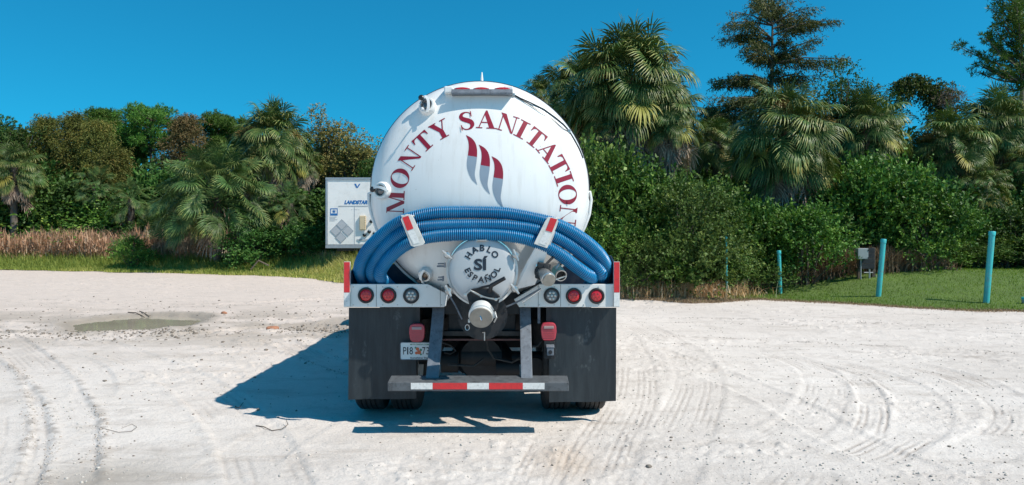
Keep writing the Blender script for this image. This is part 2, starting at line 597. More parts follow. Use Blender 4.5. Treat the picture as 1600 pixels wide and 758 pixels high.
def g_N():
    w = 1.12
    return w, [rect(.14, SF, .20, 1 - SF), rect(w - .20, .0, w - .14, 1 - SF), [(.03, 1), (.34, 1), (w - .14, .0), (w - .24, .0), (w - .30, .05), (.14, .86)],
               rect(0, 0, .36, SF), rect(w - .38, 1 - SF, w, 1)]


def g_M():
    w = 1.34
    return w, [rect(.14, SF, .195, 1 - SF), rect(w - .40, SF, w - .13, 1 - SF), [(.02, 1), (.36, 1), (.80, .10), (.69, 0), (.62, 0), (.14, .93)],
               [(.70, .0), (.76, .0), (w - .36, .92), (w - .40, .97)], rect(0, 0, .34, SF), rect(w - .52, 0, w, SF), rect(w - .42, 1 - SF, w, 1)]


def g_A():
    w = 1.14
    return w, [[(.52, 1.02), (.60, 1.02), (w - .10, SF), (w - .40, SF), (.46, .80)], [(.14, SF), (.20, SF), (.53, .90), (.49, .96)],
               rect(.28, .31, .80, .365), rect(0, 0, .36, SF), rect(w - .54, 0, w, SF)]


def g_Y():
    w = 1.08
    return w, [rect(.42, SF, .69, .42), [(.05, 1 - SF), (.36, 1 - SF), (.69, .42), (.42, .42)], [(w - .25, 1 - SF), (w - .18, 1 - SF), (.66, .42), (.59, .42)],
               rect(.28, 0, .84, SF), rect(0, 1 - SF, .46, 1), rect(w - .36, 1 - SF, w, 1)]


def g_O():
    w, n = 1.12, 40
    polys = []
    for k in range(n):
        t0, t1 = 2 * math.pi * k / n, 2 * math.pi * (k + 1) / n
        q = []
        for t, o in ((t0, 1), (t1, 1), (t1, 0), (t0, 0)):
            rx, ry = (.56, .53) if o else (.30, .485)
            q.append((.56 + rx * math.cos(t), .5 + ry * math.sin(t)))
        polys.append(q)
    return w, polys


def g_S():
    w = .80
    cl = [(.70, .80), (.62, .92), (.42, .985), (.22, .93), (.13, .80), (.17, .67), (.32, .575), (.50, .49), (.65, .38), (.68, .23), (.58, .08), (.38, .015), (.20, .06), (.10, .17), (.06, .27)]
    wd = [.03, .05, .06, .14, .22, .25, .26, .27, .26, .24, .14, .06, .06, .05, .03]
    P = [Vector((x, y)) for x, y in cl]
    # resample catmull-rom
    Q, W = [], []
    for i in range(len(P) - 1):
        p0, p1, p2, p3 = P[max(0, i - 1)], P[i], P[i + 1], P[min(len(P) - 1, i + 2)]
        for s_ in (0, .33, .66):
            t = s_
            Q.append(.5 * ((2 * p1) + (p2 - p0) * t + (2 * p0 - 5 * p1 + 4 * p2 - p3) * t * t + (3 * p1 - p0 - 3 * p2 + p3) * t ** 3))
            W.append(wd[i] * (1 - t) + wd[i + 1] * t)
    Q.append(P[-1]); W.append(wd[-1])
    polys = []
    L, Rr = [], []
    for i, q in enumerate(Q):
        t = (Q[min(i + 1, len(Q) - 1)] - Q[max(i - 1, 0)]).normalized()
        n = Vector((-t.y, t.x))
        L.append(q + n * W[i] / 2); Rr.append(q - n * W[i] / 2)
    for i in range(len(Q) - 1):
        polys.append([tuple(L[i]), tuple(L[i + 1]), tuple(Rr[i + 1]), tuple(Rr[i])])
    polys.append(rect(.67, .70, .73, 1.0)); polys.append(rect(.03, .0, .09, .31))
    return w, polys


GL = {'I': g_I, 'T': g_T, 'N': g_N, 'M': g_M, 'A': g_A, 'Y': g_Y, 'O': g_O, 'S': g_S}
CAPPX = 27.5
for ch, ang in (('M', 177.6), ('O', 161.3), ('N', 146.2), ('T', 132.2), ('Y', 118.6), ('S', 100.2), ('A', 87.0), ('N', 72.6), ('I', 62.4),
                ('T', 51.6), ('A', 39.6), ('T', 27.9), ('I', 18.4), ('O', 7.6), ('N', -6.4)):
    w, polys = GL[ch]()
    m = MB()
    t = math.radians(ang)
    ux, uy = math.sin(t), math.cos(t)                   # image right along baseline (x right, y down)
    rx, ry = math.cos(t), -math.sin(t)                  # outwards
    for ip, poly in enumerate(polys):
        pts = []
        n = len(poly)
        if n == 4 and ch not in 'OS':                    # subdivide long strokes so that they follow the dome
            a_, b_, c_, d_ = [Vector(p) for p in poly]
            K = 3
            grid = []
            for i in range(K + 1):
                for j in range(K + 1):
                    s_, q_ = i / K, j / K
                    grid.append((a_ * (1 - s_) + b_ * s_) * (1 - q_) + (d_ * (1 - s_) + c_ * s_) * q_)
            fs = [(i * (K + 1) + j, i * (K + 1) + j + 1, (i + 1) * (K + 1) + j + 1, (i + 1) * (K + 1) + j) for i in range(K) for j in range(K)]
            src = grid
        else:
            src = [Vector(p) for p in poly]
            fs = [tuple(range(n))]
        for p in src:
            gx = (p.x - w / 2) * CAPPX
            gy = 121.5 + p.y * CAPPX
            # image coordinates on arc
            X = 753 + rx * gy + ux * gx
            Y = 322 + ry * gy + uy * gx
            pts.append(dome_pt(X, Y, 0.0022 + 0.00018 * (ip if ch not in 'OS' else (40 if ip == len(polys) - 1 else (30 if ip == len(polys) - 2 and ch == 'S' else 0)))))
        m.add(pts, fs)
    m.build('letter', M['red_vinyl'], truck)

# ---- emblem : three waving stripes, red above, grey below
def bez(P, k=6):
    P = [Vector(p) for p in P]
    out = []
    for i in range(len(P) - 1):
        p0, p1, p2, p3 = P[max(0, i - 1)], P[i], P[i + 1], P[min(len(P) - 1, i + 2)]
        for j in range(k):
            t = j / k
            out.append(.5 * ((2 * p1) + (p2 - p0) * t + (2 * p0 - 5 * p1 + 4 * p2 - p3) * t * t + (3 * p1 - p0 - 3 * p2 + p3) * t ** 3))
    out.append(P[-1])
    return out


emblem_root = None
for k, (ox, oy, sc) in enumerate(((728, 211, 1.0), (748, 226, 1.0), (768, 244, 1.04))):
    right = [(0, 0), (9, 5), (15, 13), (17.5, 24), (17, 38), (15, 52), (14, 64), (18, 78)]
    left = [(0, 0), (3.5, 9), (4.5, 19), (3, 32), (1.5, 44), (3, 56), (9, 69), (18, 78)]
    Rb, Lb = bez(right, 4), bez(left, 4)
    for nm, mt, rows in (('emblem_stripe', M['red_vinyl'], [(i, i) for i in range(13)] + [(12, 13), (12, 14), (12, 15)]),
                         ('emblem_stripe', M['grey_vinyl'], [(12, 15), (13, 15), (14, 15)] + [(i, i) for i in range(15, 29)])):
        m = MB()
        pts, fs = [], []
        for il, ir in rows:
            l_, r_ = Lb[il], Rb[ir]
            for q in (0, .5, 1):
                pts.append(dome_pt(ox + (l_[0] * (1 - q) + r_[0] * q) * sc, oy + (l_[1] * (1 - q) + r_[1] * q) * sc, 0.0018))
        for i in range(len(rows) - 1):
            for q in (0, 1):
                fs.append((3 * i + q, 3 * i + q + 1, 3 * i + q + 4, 3 * i + q + 3))
        m.add(pts, fs)
        m.build(nm, mt, truck)

# ---- rooftop light bar on the head
y_lb = 6.93
def P_(px, py, D): return T(px, py, D)
m = MB()
a_, b_ = T(705, 140, y_lb), T(801, 147, y_lb)
m.box2((a_.x, y_lb, b_.z), (b_.x, 7.22, b_.z + 0.012))
m.prism([(a_.x, y_lb, b_.z + .012), (b_.x, y_lb, b_.z + .012), (b_.x, y_lb + .03, b_.z + .05), (a_.x, y_lb + .03, b_.z + .05)], (0, .012, 0))
lb = m.build('light_bar', M['frame_steel'], truck, bevel=0.003)
m = MB()
m.box2((a_.x, 7.0, b_.z + .012), (b_.x, 7.02, a_.z + .012))
m.build('light_bar_back', M['alu'], lb, bevel=.002)
for px in (722, 752, 785):
    m = MB()
    c = T(px, 139.3, y_lb + .055)
    m.lathe([(0.0, -.03), (.035, -.025), (.050, 0), (.045, .03)], c, (0, 1, 0), 16)
    for i, v in enumerate(m.v):
        m.v[i] = (c.x + (v[0] - c.x) * 1.5, v[1], c.z + (v[2] - c.z) * .36)
    m.build('marker_lamp', M['lens_red'], lb, smooth=True)
for x0, x1 in ((694, 708), (787, 802)):
    m = MB()
    a_, b_ = T(x0, 135, 7.0), T(x1, 146, 7.0)
    m.box2((a_.x, 6.98, b_.z), (b_.x, 7.20, a_.z))
    m.build('light_bar_housing', M['white'], lb, bevel=0.012)
# thin vent pipe on the top
m = MB()
b_ = T(753, 127, 8.0)
m.tube([(b_.x, 8.0, 3.1), (b_.x, 8.0, 3.30), (b_.x, 8.0, 3.43)], [.028, .020, .006], 10)
m.build('aerial', M['white'], truck, smooth=True)
# top walkway and hatches (side views)
m = MB()
m.lathe([(.26, 0), (.26, .09), (.22, .12), (0, .13)], (TC.x, 10.4, TC.z + R_RIM - .02), (0, 0, 1), 28)
m.build('hatch', M['white'], truck, smooth=True)
# cable on the upper right
m = MB()
pts = [dome_pt(x, y, .012) for x, y in ((803, 148), (812, 153), (830, 161), (850, 171), (868, 184), (880, 194), (889, 204))]
pts += [dome_pt(x, y, .012) for x, y in ((898, 219), (905, 232), (911, 247))]
m.tube(pts, .006, 6)
pts = [dome_pt(x, y, .010) for x, y in ((803, 149), (822, 160), (845, 175), (864, 187), (880, 201), (889, 206))]
m.tube(pts, .0035, 5)
m.build('cable', M['plastic_black'], truck, smooth=True)
for x, y in ((802, 148), (889, 205)):
    m = MB()
    m.box(dome_pt(x, y, .014), (.03, .02, .03))
    m.build('cable_clip', M['alu'], truck, bevel=.003)

# ---- sight glasses
def sight_glass(px, py, glass, knob, strap_dir, r=.071):
    c = dome_pt(px, py, 0)
    n = dome_nrm(c)
    m = MB()
    m.lathe([(r * 1.15, -.02), (r * 1.15, .035), (r, .055), (r * .78, .055), (r * .78, .02)], c, n, 28, caps=False)
    ring = m.build('sight_glass', M['white'], truck, smooth=True)
    m = MB()
    m.lathe([(r * .79, .025), (r * .6, .045), (r * .3, .056), (0, .06)], c, n, 24, caps=False)
    m.build('glass', glass, ring, smooth=True)
    m = MB()
    m.lathe([(r * .82, .054), (r * .80, .062), (r * .70, .062), (r * .68, .054)], c, n, 28, closed=True)
    m.build('glass_rim', M['alu'], ring, smooth=True)
    # clamp strap across the glass and a knob at its end
    d = Vector((strap_dir[0], 0, strap_dir[1])).normalized()
    d = (d - n * d.dot(n)).normalized()
    s_ = n.cross(d)
    m = MB()
    arc = []
    for i in range(11):
        t = -1 + i / 5
        arc.append(c + d * (r * 1.25 * t) + n * (.060 + .018 * (1 - t * t)) - s_ * r * .42 * (1 - t * t))
    for sgn in (1,):
        pts = [p - s_ * .011 for p in arc] + [p + s_ * .011 for p in reversed(arc)]
        k = len(arc)
        vs = [p - s_ * .012 for p in arc] + [p + s_ * .012 for p in arc]
        vs += [p + n * .008 for p in vs]
        fs = []
        for i in range(k - 1):
            fs += [(i, i + 1, k + i + 1, k + i), (2 * k + i, 3 * k + i, 3 * k + i + 1, 2 * k + i + 1), (i, 2 * k + i, 2 * k + i + 1, i + 1), (k + i, k + i + 1, 3 * k + i + 1, 3 * k + i)]
        m.add(vs, fs)
    m.build('clamp_strap', M['white'], ring)
    kc = c + Vector((knob[0], 0, knob[1])) + n * .03
    m = MB()
    prof = []
    ring_n = 20
    ax = n
    m.lathe([(.010, -.02), (.010, 0), (.025, .0), (.027, .014), (.016, .024), (0, .025)], kc, ax, 10)
    m.build('knob', M['plastic_black'], ring, smooth=True, angle=30)
    m = MB()
    m.tube([kc, c + d * r * 1.1 * (1 if (kc - c).dot(d) > 0 else -1)], .009, 6)
    m.build('hinge_pin', M['alu'], ring)


sight_glass(669, 168, M['glass_dark'], (-.052, .072), (-.2, 1))
sight_glass(599, 298, M['glass_dark'], (-.078, .01), (-.9, .1))
sight_glass(666, 427, M['brass'], (-.055, -.05), (-.25, -1), .058)
# handle with a long shadow below the upper glass
m = MB()
c = dome_pt(664, 176, 0)
m.tube([c + Vector((0, -.02, .02)), c + Vector((-.004, -.09, .018)), c + Vector((-.006, -.13, .014))], .007, 6)
m.lathe([(.0, 0), (.014, .006), (.014, .02), (0, .026)], c + Vector((-.006, -.13, .014)), (-.1, -1, -.1), 10)
m.build('clamp_handle', M['white'], truck, smooth=True)

# ---- side brackets (white rails each side)
for pts, nm in ((((583, 300), (576, 303), (576, 315), (580, 335), (588, 358), (594, 372)), 'side_rail'), (((913, 300), (922, 300), (924, 312), (921, 335), (914, 354), (905, 372)), 'side_rail')):
    m = MB()
    q = [T(x, y, 7.24) for x, y in pts]
    m.tube(q, .014, 8)
    q2 = [p + Vector((0.028 * (1 if q[0].x < TX else -1), 0.0, -.02)) for p in q]
    m.tube(q2, .011, 8)
    m.tube([p + Vector((0, .5, 0)) for p in q], .014, 8)
    for i in (1, 3, 5):
        m.tube([q[i], q[i] + Vector((0, .5, 0))], .01, 6)
    rail_ = m.build(nm, M['white'], truck, smooth=True)
    m = MB()
    for i in range(len(q) - 1):
        m.add([q[i], q[i + 1], q[i + 1] + Vector((0.028 * (1 if q[0].x < TX else -1), .03, -.02)), q[i] + Vector((0.028 * (1 if q[0].x < TX else -1), .03, -.02))], [(0, 1, 2, 3)])
    m.build('rail_web', M['plastic_black'], rail_)

# ---- rear light panel, lamps, marker strips
y_p = 7.0
m = MB()
def zz(py, D): return CAM_H - (py - HZ) / FPX * D
def xx(px, D): return (px - 800) / FPX * D
zt, zb = zz(444, y_p), zz(480, y_p)
# left panel
m.prism([(xx(545, y_p), y_p, zt), (xx(668, y_p), y_p, zt), (xx(704, y_p), y_p, zz(462, y_p)), (xx(694, y_p), y_p, zb), (xx(545, y_p), y_p, zb)], (0, .035, 0))
pl = m.build('light_panel', M['panel'], truck, bevel=.004)
m = MB()
m.prism([(xx(843, y_p), y_p, zt), (xx(960, y_p), y_p, zt), (xx(960, y_p), y_p, zb), (xx(811, y_p), y_p, zb), (xx(803, y_p), y_p, zz(468, y_p))], (0, .035, 0))
pr = m.build('light_panel', M['panel'], truck, bevel=.004)
for panel, sx in ((pl, 1), (pr, 1)):
    pass
def lamp(px, py, mat, parent, petals=False):
    c = T(px, py, y_p)
    m = MB()
    m.lathe([(.073, .0), (.073, -.012), (.066, -.02), (.056, -.02), (.054, -.006)], c, (0, 1, 0), 32, caps=False)
    g = m.build('lamp', M['plastic_black'], parent, smooth=True)
    m = MB()
    m.lathe([(.055, -.008), (.05, -.014), (.03, -.019), (.018, -.019), (.016, -.022), (0, -.023)], c, (0, 1, 0), 28, caps=False)
    m.build('lamp_lens', mat, g, smooth=True)
    m = MB()
    if petals:
        for k in range(6):
            t = k * math.pi / 3
            m.lathe([(.0135, -.018), (.011, -.026), (.0, -.027)], c + Vector((math.cos(t) * .031, 0, math.sin(t) * .031)), (0, 1, 0), 10)
        m.lathe([(.0135, -.018), (.011, -.026), (.0, -.027)], c, (0, 1, 0), 10)
        m.build('lamp_reflector', M['alu'], g, smooth=True)
    else:
        for k in range(7):
            t = k * 2 * math.pi / 6
            q = c + (Vector((math.cos(t) * .028, 0, math.sin(t) * .028)) if k < 6 else Vector((0, 0, 0)))
            m.lathe([(.009, -.017), (.007, -.0255), (.0, -.026)], q, (0, 1, 0), 8)
        m.build('lamp_cell', mat, g, smooth=True)
for px in (572, 607): lamp(px, 461.5, M['lens_red'], pl)
lamp(642.5, 462, M['lens_clear'], pl, True)
lamp(862, 462, M['lens_clear'], pr, True)
for px in (896.5, 932): lamp(px, 462.5, M['lens_red'], pr)
for x0, x1 in ((537, 547), (959, 968.5)):
    m = MB()
    m.box2((xx(x0, 6.97), 6.97, zz(480, 6.97)), (xx(x1, 6.97), 7.0 - .002, zz(409, 6.97)))
    ps = m.build('marker_post', M['offwhite'], truck, bevel=.004)
    for ya, yb, mt in ((409.5, 457, M['reflect_red']), (457.5, 479, M['reflect_white'])):
        m = MB()
        m.box2((xx(x0 + .4, 6.967), 6.966, zz(yb, 6.967)), (xx(x1 - .4, 6.967), 6.9685, zz(ya, 6.967)))
        m.build('reflective_tape', mt, ps)
# seams and bolts on the panels
m = MB()
for px in (588, 688, 841, 876):
    m.box2((xx(px, y_p) - .0015, y_p - .002, zb + .004), (xx(px, y_p) + .0015, y_p, zt - .004))
m.build('panel_seam', M['plastic_black'], truck)
m = MB()
for px in list(range(552, 692, 23)) + list(range(820, 958, 23)):
    for py in (448.5, 476.5):
        m.lathe([(.006, 0), (.005, -.004), (0, -.005)], T(px, py, y_p), (0, 1, 0), 6)
m.build('rivet', M['alu'], truck)

# ---- hose trays either side, dark inside
for sx, (xa, xb) in (('l', (547, 684)), ('r', (838, 960))):
    m = MB()
    xa_, xb_ = xx(xa, 7.04), xx(xb, 7.04)
    outer = xa_ if sx == 'l' else xb_
    inner = xb_ if sx == 'l' else xa_
    s_ = 1 if sx == 'l' else -1
    m.box2((min(xa_, xb_), 7.04, zb + .02), (max(xa_, xb_), 12.4, zb + .032))                       # deck
    ztop = zz(409, 7.04) if sx == 'r' else zz(425, 7.04)
    m.prism([(outer, 7.04, zb + .032), (outer, 7.04, ztop), (outer, 7.25, ztop + .05), (outer, 7.6, ztop + .05), (outer, 7.6, zb + .032)], (s_ * .012, 0, 0))
    m.box2((min(xa_, xb_), 7.6, zb + .032), (max(xa_, xb_), 7.612, ztop + .05))
    m.build('hose_tray', M['navy'], truck, bevel=.002)
for xa, xb in ((547, 560), (946, 959)):
    m = MB()
    a_, b_ = xx(xa, 7.06), xx(xb, 7.06)
    m.box2((a_, 7.62, 1.10), (b_, 12.4, 1.30))
    m.build('side_skirt', M['offwhite'], truck, bevel=.004)

# ---- mud flaps
def flap(x0, x1, yt, yb):
    m = MB()
    nx, nz = 14, 20
    D = 7.09
    a_, b_ = xx(x0, D), xx(x1, D)
    t_, q_ = zz(yt, D), zz(yb, D)
    vs = []
    for side in (0, 1):
        for i in range(nx + 1):
            for j in range(nz + 1):
                u, v = i / nx, j / nz
                w = .010 * math.sin(u * 5 + x0) * v + .018 * v * v * math.sin(u * 3.0 + 1 + x0 * .1)
                vs.append((a_ + (b_ - a_) * u, D + w + side * .012 - (0.02 * v if False else 0), t_ + (q_ - t_) * v + .004 * math.sin(u * 7) * v))
    fs = []
    st = (nx + 1) * (nz + 1)
    for side in (0, 1):
        for i in range(nx):
            for j in range(nz):
                b = side * st + i * (nz + 1) + j
                fs.append((b, b + 1, b + nz + 2, b + nz + 1))
    for i in range(nx):
        for j in (0, nz):
            b = i * (nz + 1) + j
            fs.append((b, b + nz + 1, b + nz + 1 + st, b + st))
    for j in range(nz):
        for i in (0, nx):
            b = i * (nz + 1) + j
            fs.append((b, b + 1, b + 1 + st, b + st))
    m.add(vs, fs)
    return m.build('mud_flap', M['flap'], truck, smooth=True)


t = NT('scuffed mud flap rubber')
s1 = t.noise(4, 6, .7, stretch=(5, 1, .6))
c = t.mix(t.ramp(s1, [(.4, 0.0), (.75, .8)]), (.009, .015, .020), (.030, .040, .047))
s2 = t.ramp(t.noise(3.0, 5, .7, stretch=(1.6, 1, .9)), [(.62, 0.0), (.70, .6)])
c = t.mix(s2, c, (.11, .125, .13))
t.col(c); t.set(rough=.55)
t.bump(t.noise(12, 5), .2, .004)
M['flap'] = t.m
flap(545, 650, 481, 624)
flap(858, 963, 481, 628)

# ---- manway with curved lettering
MC = T(753, 424, 6.72)
m = MB()
m.lathe([(.292, .0), (.292, .16)], (MC.x, 6.74, MC.z), (0, 1, 0), 56, caps=False)
m.lathe([(.318, .062), (.318, .088), (.292, .092), (.290, .062)], (MC.x, 6.74, MC.z), (0, 1, 0), 56, closed=True)
mw = m.build('manway', M['white'], truck, smooth=True)
m = MB()
def lid_y(r): return 6.70 + (1.1 - math.sqrt(1.1 ** 2 - r * r)) * .9
m.lathe([(0, 6.70), (.06, lid_y(.06)), (.12, lid_y(.12)), (.18, lid_y(.18)), (.23, lid_y(.23)), (.27, lid_y(.27)), (.288, lid_y(.288) + .006), (.297, 6.755), (.297, 6.785), (.28, 6.79)], (MC.x, 0, MC.z), (0, 1, 0), 64, caps=False)
lid = m.build('manway_lid', M['lid'], mw, smooth=True, angle=50)
# chrome ring edge at the top
m = MB()
m.tube([(MC.x + .302 * math.cos(R(a)), 6.765, MC.z + .302 * math.sin(R(a))) for a in range(20, 165, 5)], .009, 6)
m.build('lid_seal', M['chrome'], mw, smooth=True)

_fonts = {}
def glyph(ch, bold=0.0, shear=0.0):
    """built-in sans letter as (verts, faces), cap height about .73 units"""
    cu = bpy.data.curves.new('glyph', 'FONT')
    cu.body = ch
    cu.size = 1.0
    cu.offset = bold
    cu.shear = shear
    cu.resolution_u = 3
    cu.align_x = 'CENTER'
    ob = bpy.data.objects.new('glyph', cu)
    COL.objects.link(ob)
    dg = bpy.context.evaluated_depsgraph_get()
    me = bpy.data.meshes.new_from_object(ob.evaluated_get(dg))
    vs = [v.co.copy() for v in me.vertices]
    fs = [tuple(p.vertices) for p in me.polygons]
    bpy.data.objects.remove(ob)
    bpy.data.curves.remove(cu)
    bpy.data.meshes.remove(me)
    return vs, fs


def text_flat(txt, c, height, width, mat, parent, name='lettering', bold=0.02, shear=0.0, right=Vector((1, 0, 0)), up=Vector((0, 0, 1))):
    vs, fs = glyph(txt, bold, shear)
    x0 = min(v.x for v in vs); x1 = max(v.x for v in vs)
    y0 = min(v.y for v in vs); y1 = max(v.y for v in vs)
    c = Vector(c)
    m = MB()
    m.add([c + right * ((v.x - (x0 + x1) / 2) / (x1 - x0) * width) + up * ((v.y - (y0 + y1) / 2) / (y1 - y0) * height) for v in vs], fs)
    return m.build(name, mat, parent)


def arc_char(ch, ang, rpx, hpx, flip=False, wpx=None):
    vs, fs = glyph(ch, 0.028)
    y0, y1 = 0.0, max(v.y for v in glyph('H', 0.028)[0])
    x0 = min(v.x for v in vs); x1 = max(v.x for v in vs)
    sc = hpx / (y1 - y0)
    t = math.radians(ang)
    out = Vector((math.cos(t), math.sin(t)))
    up = -out if flip else out
    rt = Vector((up.y, -up.x))
    cx, cy = 753.5, 412
    m = MB()
    pts = []
    for v in vs:
        gx = (v.x - (x0 + x1) / 2) * sc * 1.05
        gy = (v.y - (y1) / 2) * sc
        p = out * rpx + rt * gx + up * gy
        w = T(cx + p.x, cy - p.y, 6.715)
        r = math.hypot(w.x - MC.x, w.z - MC.z)
        w = T(cx + p.x, cy - p.y, lid_y(r) - .0035)
        pts.append(w)
    m.add(pts, fs)
    m.build('letter', M['black_print'], lid)


for ch, a_ in zip('HABLO', (149, 119, 90, 62, 36)): arc_char(ch, a_, 24.8, 9.6)
for ch, a_ in zip('ESPAÑOL', (205, 222.5, 243.5, 266, 291, 317, 340)): arc_char(ch, a_, 24.8, 9.2, True)
vs, fs = glyph('SÍ', 0.035)
x0 = min(v.x for v in vs); x1 = max(v.x for v in vs); y1 = max(v.y for v in vs)
m = MB()
pts = []
for v in vs:
    X = 751.5 + (v.x - (x0 + x1) / 2) / (x1 - x0) * 22
    Y = 421.5 - v.y / y1 * 21.5
    w = T(X, Y, 6.7)
    pts.append(T(X, Y, lid_y(math.hypot(w.x - MC.x, w.z - MC.z)) - .0035))
m.add(pts, fs)
m.build('letter', M['black_print'], lid)

# clamps round the lid
def clamp(px, py, ang, ln=.11):
    c = T(px, py, 6.76)
    t = math.radians(ang)
    d = Vector((math.cos(t), 0, math.sin(t)))
    s_ = Vector((-d.z, 0, d.x))
    m = MB()
    m.tube([c + Vector((0, .04, 0)), c + Vector((0, -.05, 0))], .013, 8)
    m.lathe([(.032, 0), (.034, .012), (.026, .03), (.012, .034)], c + Vector((0, -.03, 0)), (0, -1, 0), 12)
    cl = m.build('lid_clamp', M['alu'], mw, smooth=True)
    m = MB()
    m.tube([c + Vector((0, -.05, 0)) - d * ln / 2, c + Vector((0, -.05, 0)) - d * ln / 6, c + Vector((0, -.05, 0)) + d * ln / 6, c + Vector((0, -.055, 0)) + d * ln / 2], [.012, .016, .016, .009], 8)
    m.build('wing_nut', M['alu'], cl, smooth=True)
clamp(699.5, 398, -40)
clamp(701, 454, -60)
clamp(806, 398.5, -65)
clamp(804.5, 451, -50)
for px, py, w in ((689, 416, .07), (688, 437, .05)):
    m = MB()
    c = T(px, py, 6.79)
    m.box(c, (w, .03, .016)); m.box(c + Vector((0, 0, .022)), (w * .8, .03, .012)); m.box(c + Vector((w / 2, .0, .01)), (.014, .05, .045))
    m.build('hinge', M['frame_steel'], mw, bevel=.003)
m = MB()
c = T(699, 444, 6.78)
m.tube([c, c + Vector((.02, 0, -.03)), c + Vector((.022, 0, -.09))], .007, 6)
m.build('latch_hook', M['black_metal'], mw, smooth=True)
# top hinge block
m = MB()
c = T(753, 375.5, 6.74)
m.box(c, (.10, .05, .02)); m.tube([c + Vector((-.035, -.03, 0)), c + Vector((.035, -.03, 0))], .012, 8)
m.build('hinge', M['alu'], mw, bevel=.003)

# ---- discharge valve in the middle
vc = T(754, 492, 6.83)
m = MB()
m.lathe([(.222, .0), (.222, .022), (.19, .03), (.165, .03), (.16, .02), (.11, .02), (.11, .0)], vc, (0, 1, 0), 48, closed=True)
valve = m.build('valve_flange', M['black_metal'], truck, smooth=True)
m = MB()
for k in range(12):
    t = k * math.pi / 6 + .2
    q = vc + Vector((math.cos(t) * .205, 0, math.sin(t) * .205))
    m.lathe([(.011, 0), (.011, -.012), (0, -.013)], q, (0, 1, 0), 6)
m.build('flange_bolt', M['black_metal'], valve)
# gate valve body, standing above the pipe and leaning toward the viewer
m = MB()
top = T(758, 447, 6.70); bot = T(752, 482, 6.66)
def quad_body(pa, pb, wa, wb, th, y0):
    return [(pa.x - wa, y0, pa.z), (pa.x + wa, y0, pa.z - .01), (pb.x + wb, y0, pb.z), (pb.x - wb, y0, pb.z)]
m.prism([T(x, y, 6.66) for x, y in ((729, 459), (737, 452), (750, 449), (768, 452), (781, 463), (778, 480), (771, 496), (735, 492), (733, 476))], (0, .07, 0))
body = m.build('valve_body', M['black_metal'], valve, bevel=.006)
m = MB()
rimp = [T(x, y, 6.645) for x, y in ((727, 461), (735, 454), (743, 458), (752, 463), (764, 466), (775, 468), (783, 465), (780, 459))]
m.tube(rimp, .009, 6)
m.lathe([(.016, 0), (.016, .02), (0, .022)], rimp[0] + Vector((0, .01, .0)), (0, -1, 0), 8)
m.lathe([(.014, 0), (.014, .02), (0, .022)], rimp[5] + Vector((0, .01, .0)), (0, -1, 0), 8)
m.lathe([(.012, 0), (.012, .02), (0, .022)], rimp[3] + Vector((0, .01, .0)), (0, -1, 0), 8)
m.build('valve_rim', M['alu'], valve, smooth=True)
m = MB()
m.tube([T(765, 456, 6.66), T(768, 446, 6.63), T(789, 434.5, 6.60)], [.02, .019, .017], 10)
m.tube([T(741, 454, 6.66), T(752, 449, 6.65), T(768, 446, 6.63)], [.008, .009, .012], 8)
m.build('valve_handle', M['plastic_black'], valve, smooth=True)
m = MB()
pc = T(751.5, 496.5, 6.50)
pax = Vector((0, .9, .44)).normalized()
m.lathe([(.094, .13), (.096, .06), (.107, .055), (.107, .03), (.096, .026), (.096, .0)], pc, pax, 40, caps=False)
pipe = m.build('discharge_pipe', M['bright_alu'], valve, smooth=True)
m = MB()
m.lathe([(.098, .004), (.096, -.008), (.0, -.010)], pc, pax, 40, caps=False)
cap = m.build('pipe_cap', M['dull_alu'], pipe, smooth=True, angle=30)
m = MB()
m.tube([pc + Vector((-.008, -.012, .02)), pc + Vector((.008, -.03, -.02))], .007, 6)
m.lathe([(.007, 0), (.006, -.006), (0, -.007)], pc + Vector((0, -.01, 0)), (0, 1, 0), 8)
m.build('cap_lug', M['chrome'], cap)
m = MB()                                          # cam levers and ring pin
q = pc + Vector((.107, .03, .02))
m.box(q, (.02, .03, .05)); m.tube([q + Vector((.01, -.01, .03)), q + Vector((.025, -.03, -.02)), q + Vector((.004, -.02, -.06))], .008, 6)
m.tube([q + Vector((.0, -.01, .04)), q + Vector((-.02, -.02, .075))], .006, 6)
m.build('cam_lever', M['alu'], pipe, bevel=.002)
m = MB()
q = pc + Vector((-.102, .03, -.03))
m.box(q, (.018, .02, .03))
ringc = q + Vector((-.015, -.01, -.055))
m.tube([ringc + Vector((.018 * math.cos(t), 0, .024 * math.sin(t))) for t in np.linspace(0, 2 * math.pi, 14)], .004, 5)
m.build('ring_pin', M['alu'], pipe)
m = MB()
q = T(757, 519, 6.8)
m.tube([q, q + Vector((0, 0, -.075))], .006, 6); m.tube([q + Vector((-.02, 0, -.005)), q + Vector((.006, 0, -.005))], .004, 5)
m.build('drain_pin', M['alu'], valve)
m = MB()                                          # neck joining valve to tank
m.lathe([(.125, .0), (.125, .5)], vc + Vector((0, .02, 0)), (0, 1, 0), 24)
m.build('valve_neck', M['black_metal'], valve, smooth=True)
# actuator rods from left and right
m = MB()
m.tube([T(700, 458, 6.84), T(712, 478, 6.80), T(722, 499, 6.8)], .008, 6)
m.build('control_rod', M['frame_steel'], valve, smooth=True); m = MB()
m.tube([T(845, 451, 6.8), T(812, 470, 6.83), T(790, 480, 6.85)], .008, 6)
m.build('control_rod', M['frame_steel'], valve, smooth=True)
m = MB()
m.tube([T(846, 452, 6.93), T(816, 473, 6.93)], .006, 6)
m.build('bright_rod', M['chrome'], valve, smooth=True); m = MB()
m.tube([T(700, 455, 6.95), T(696, 478, 6.95)], .01, 6)
m.build('bright_rod', M['chrome'], valve, smooth=True)

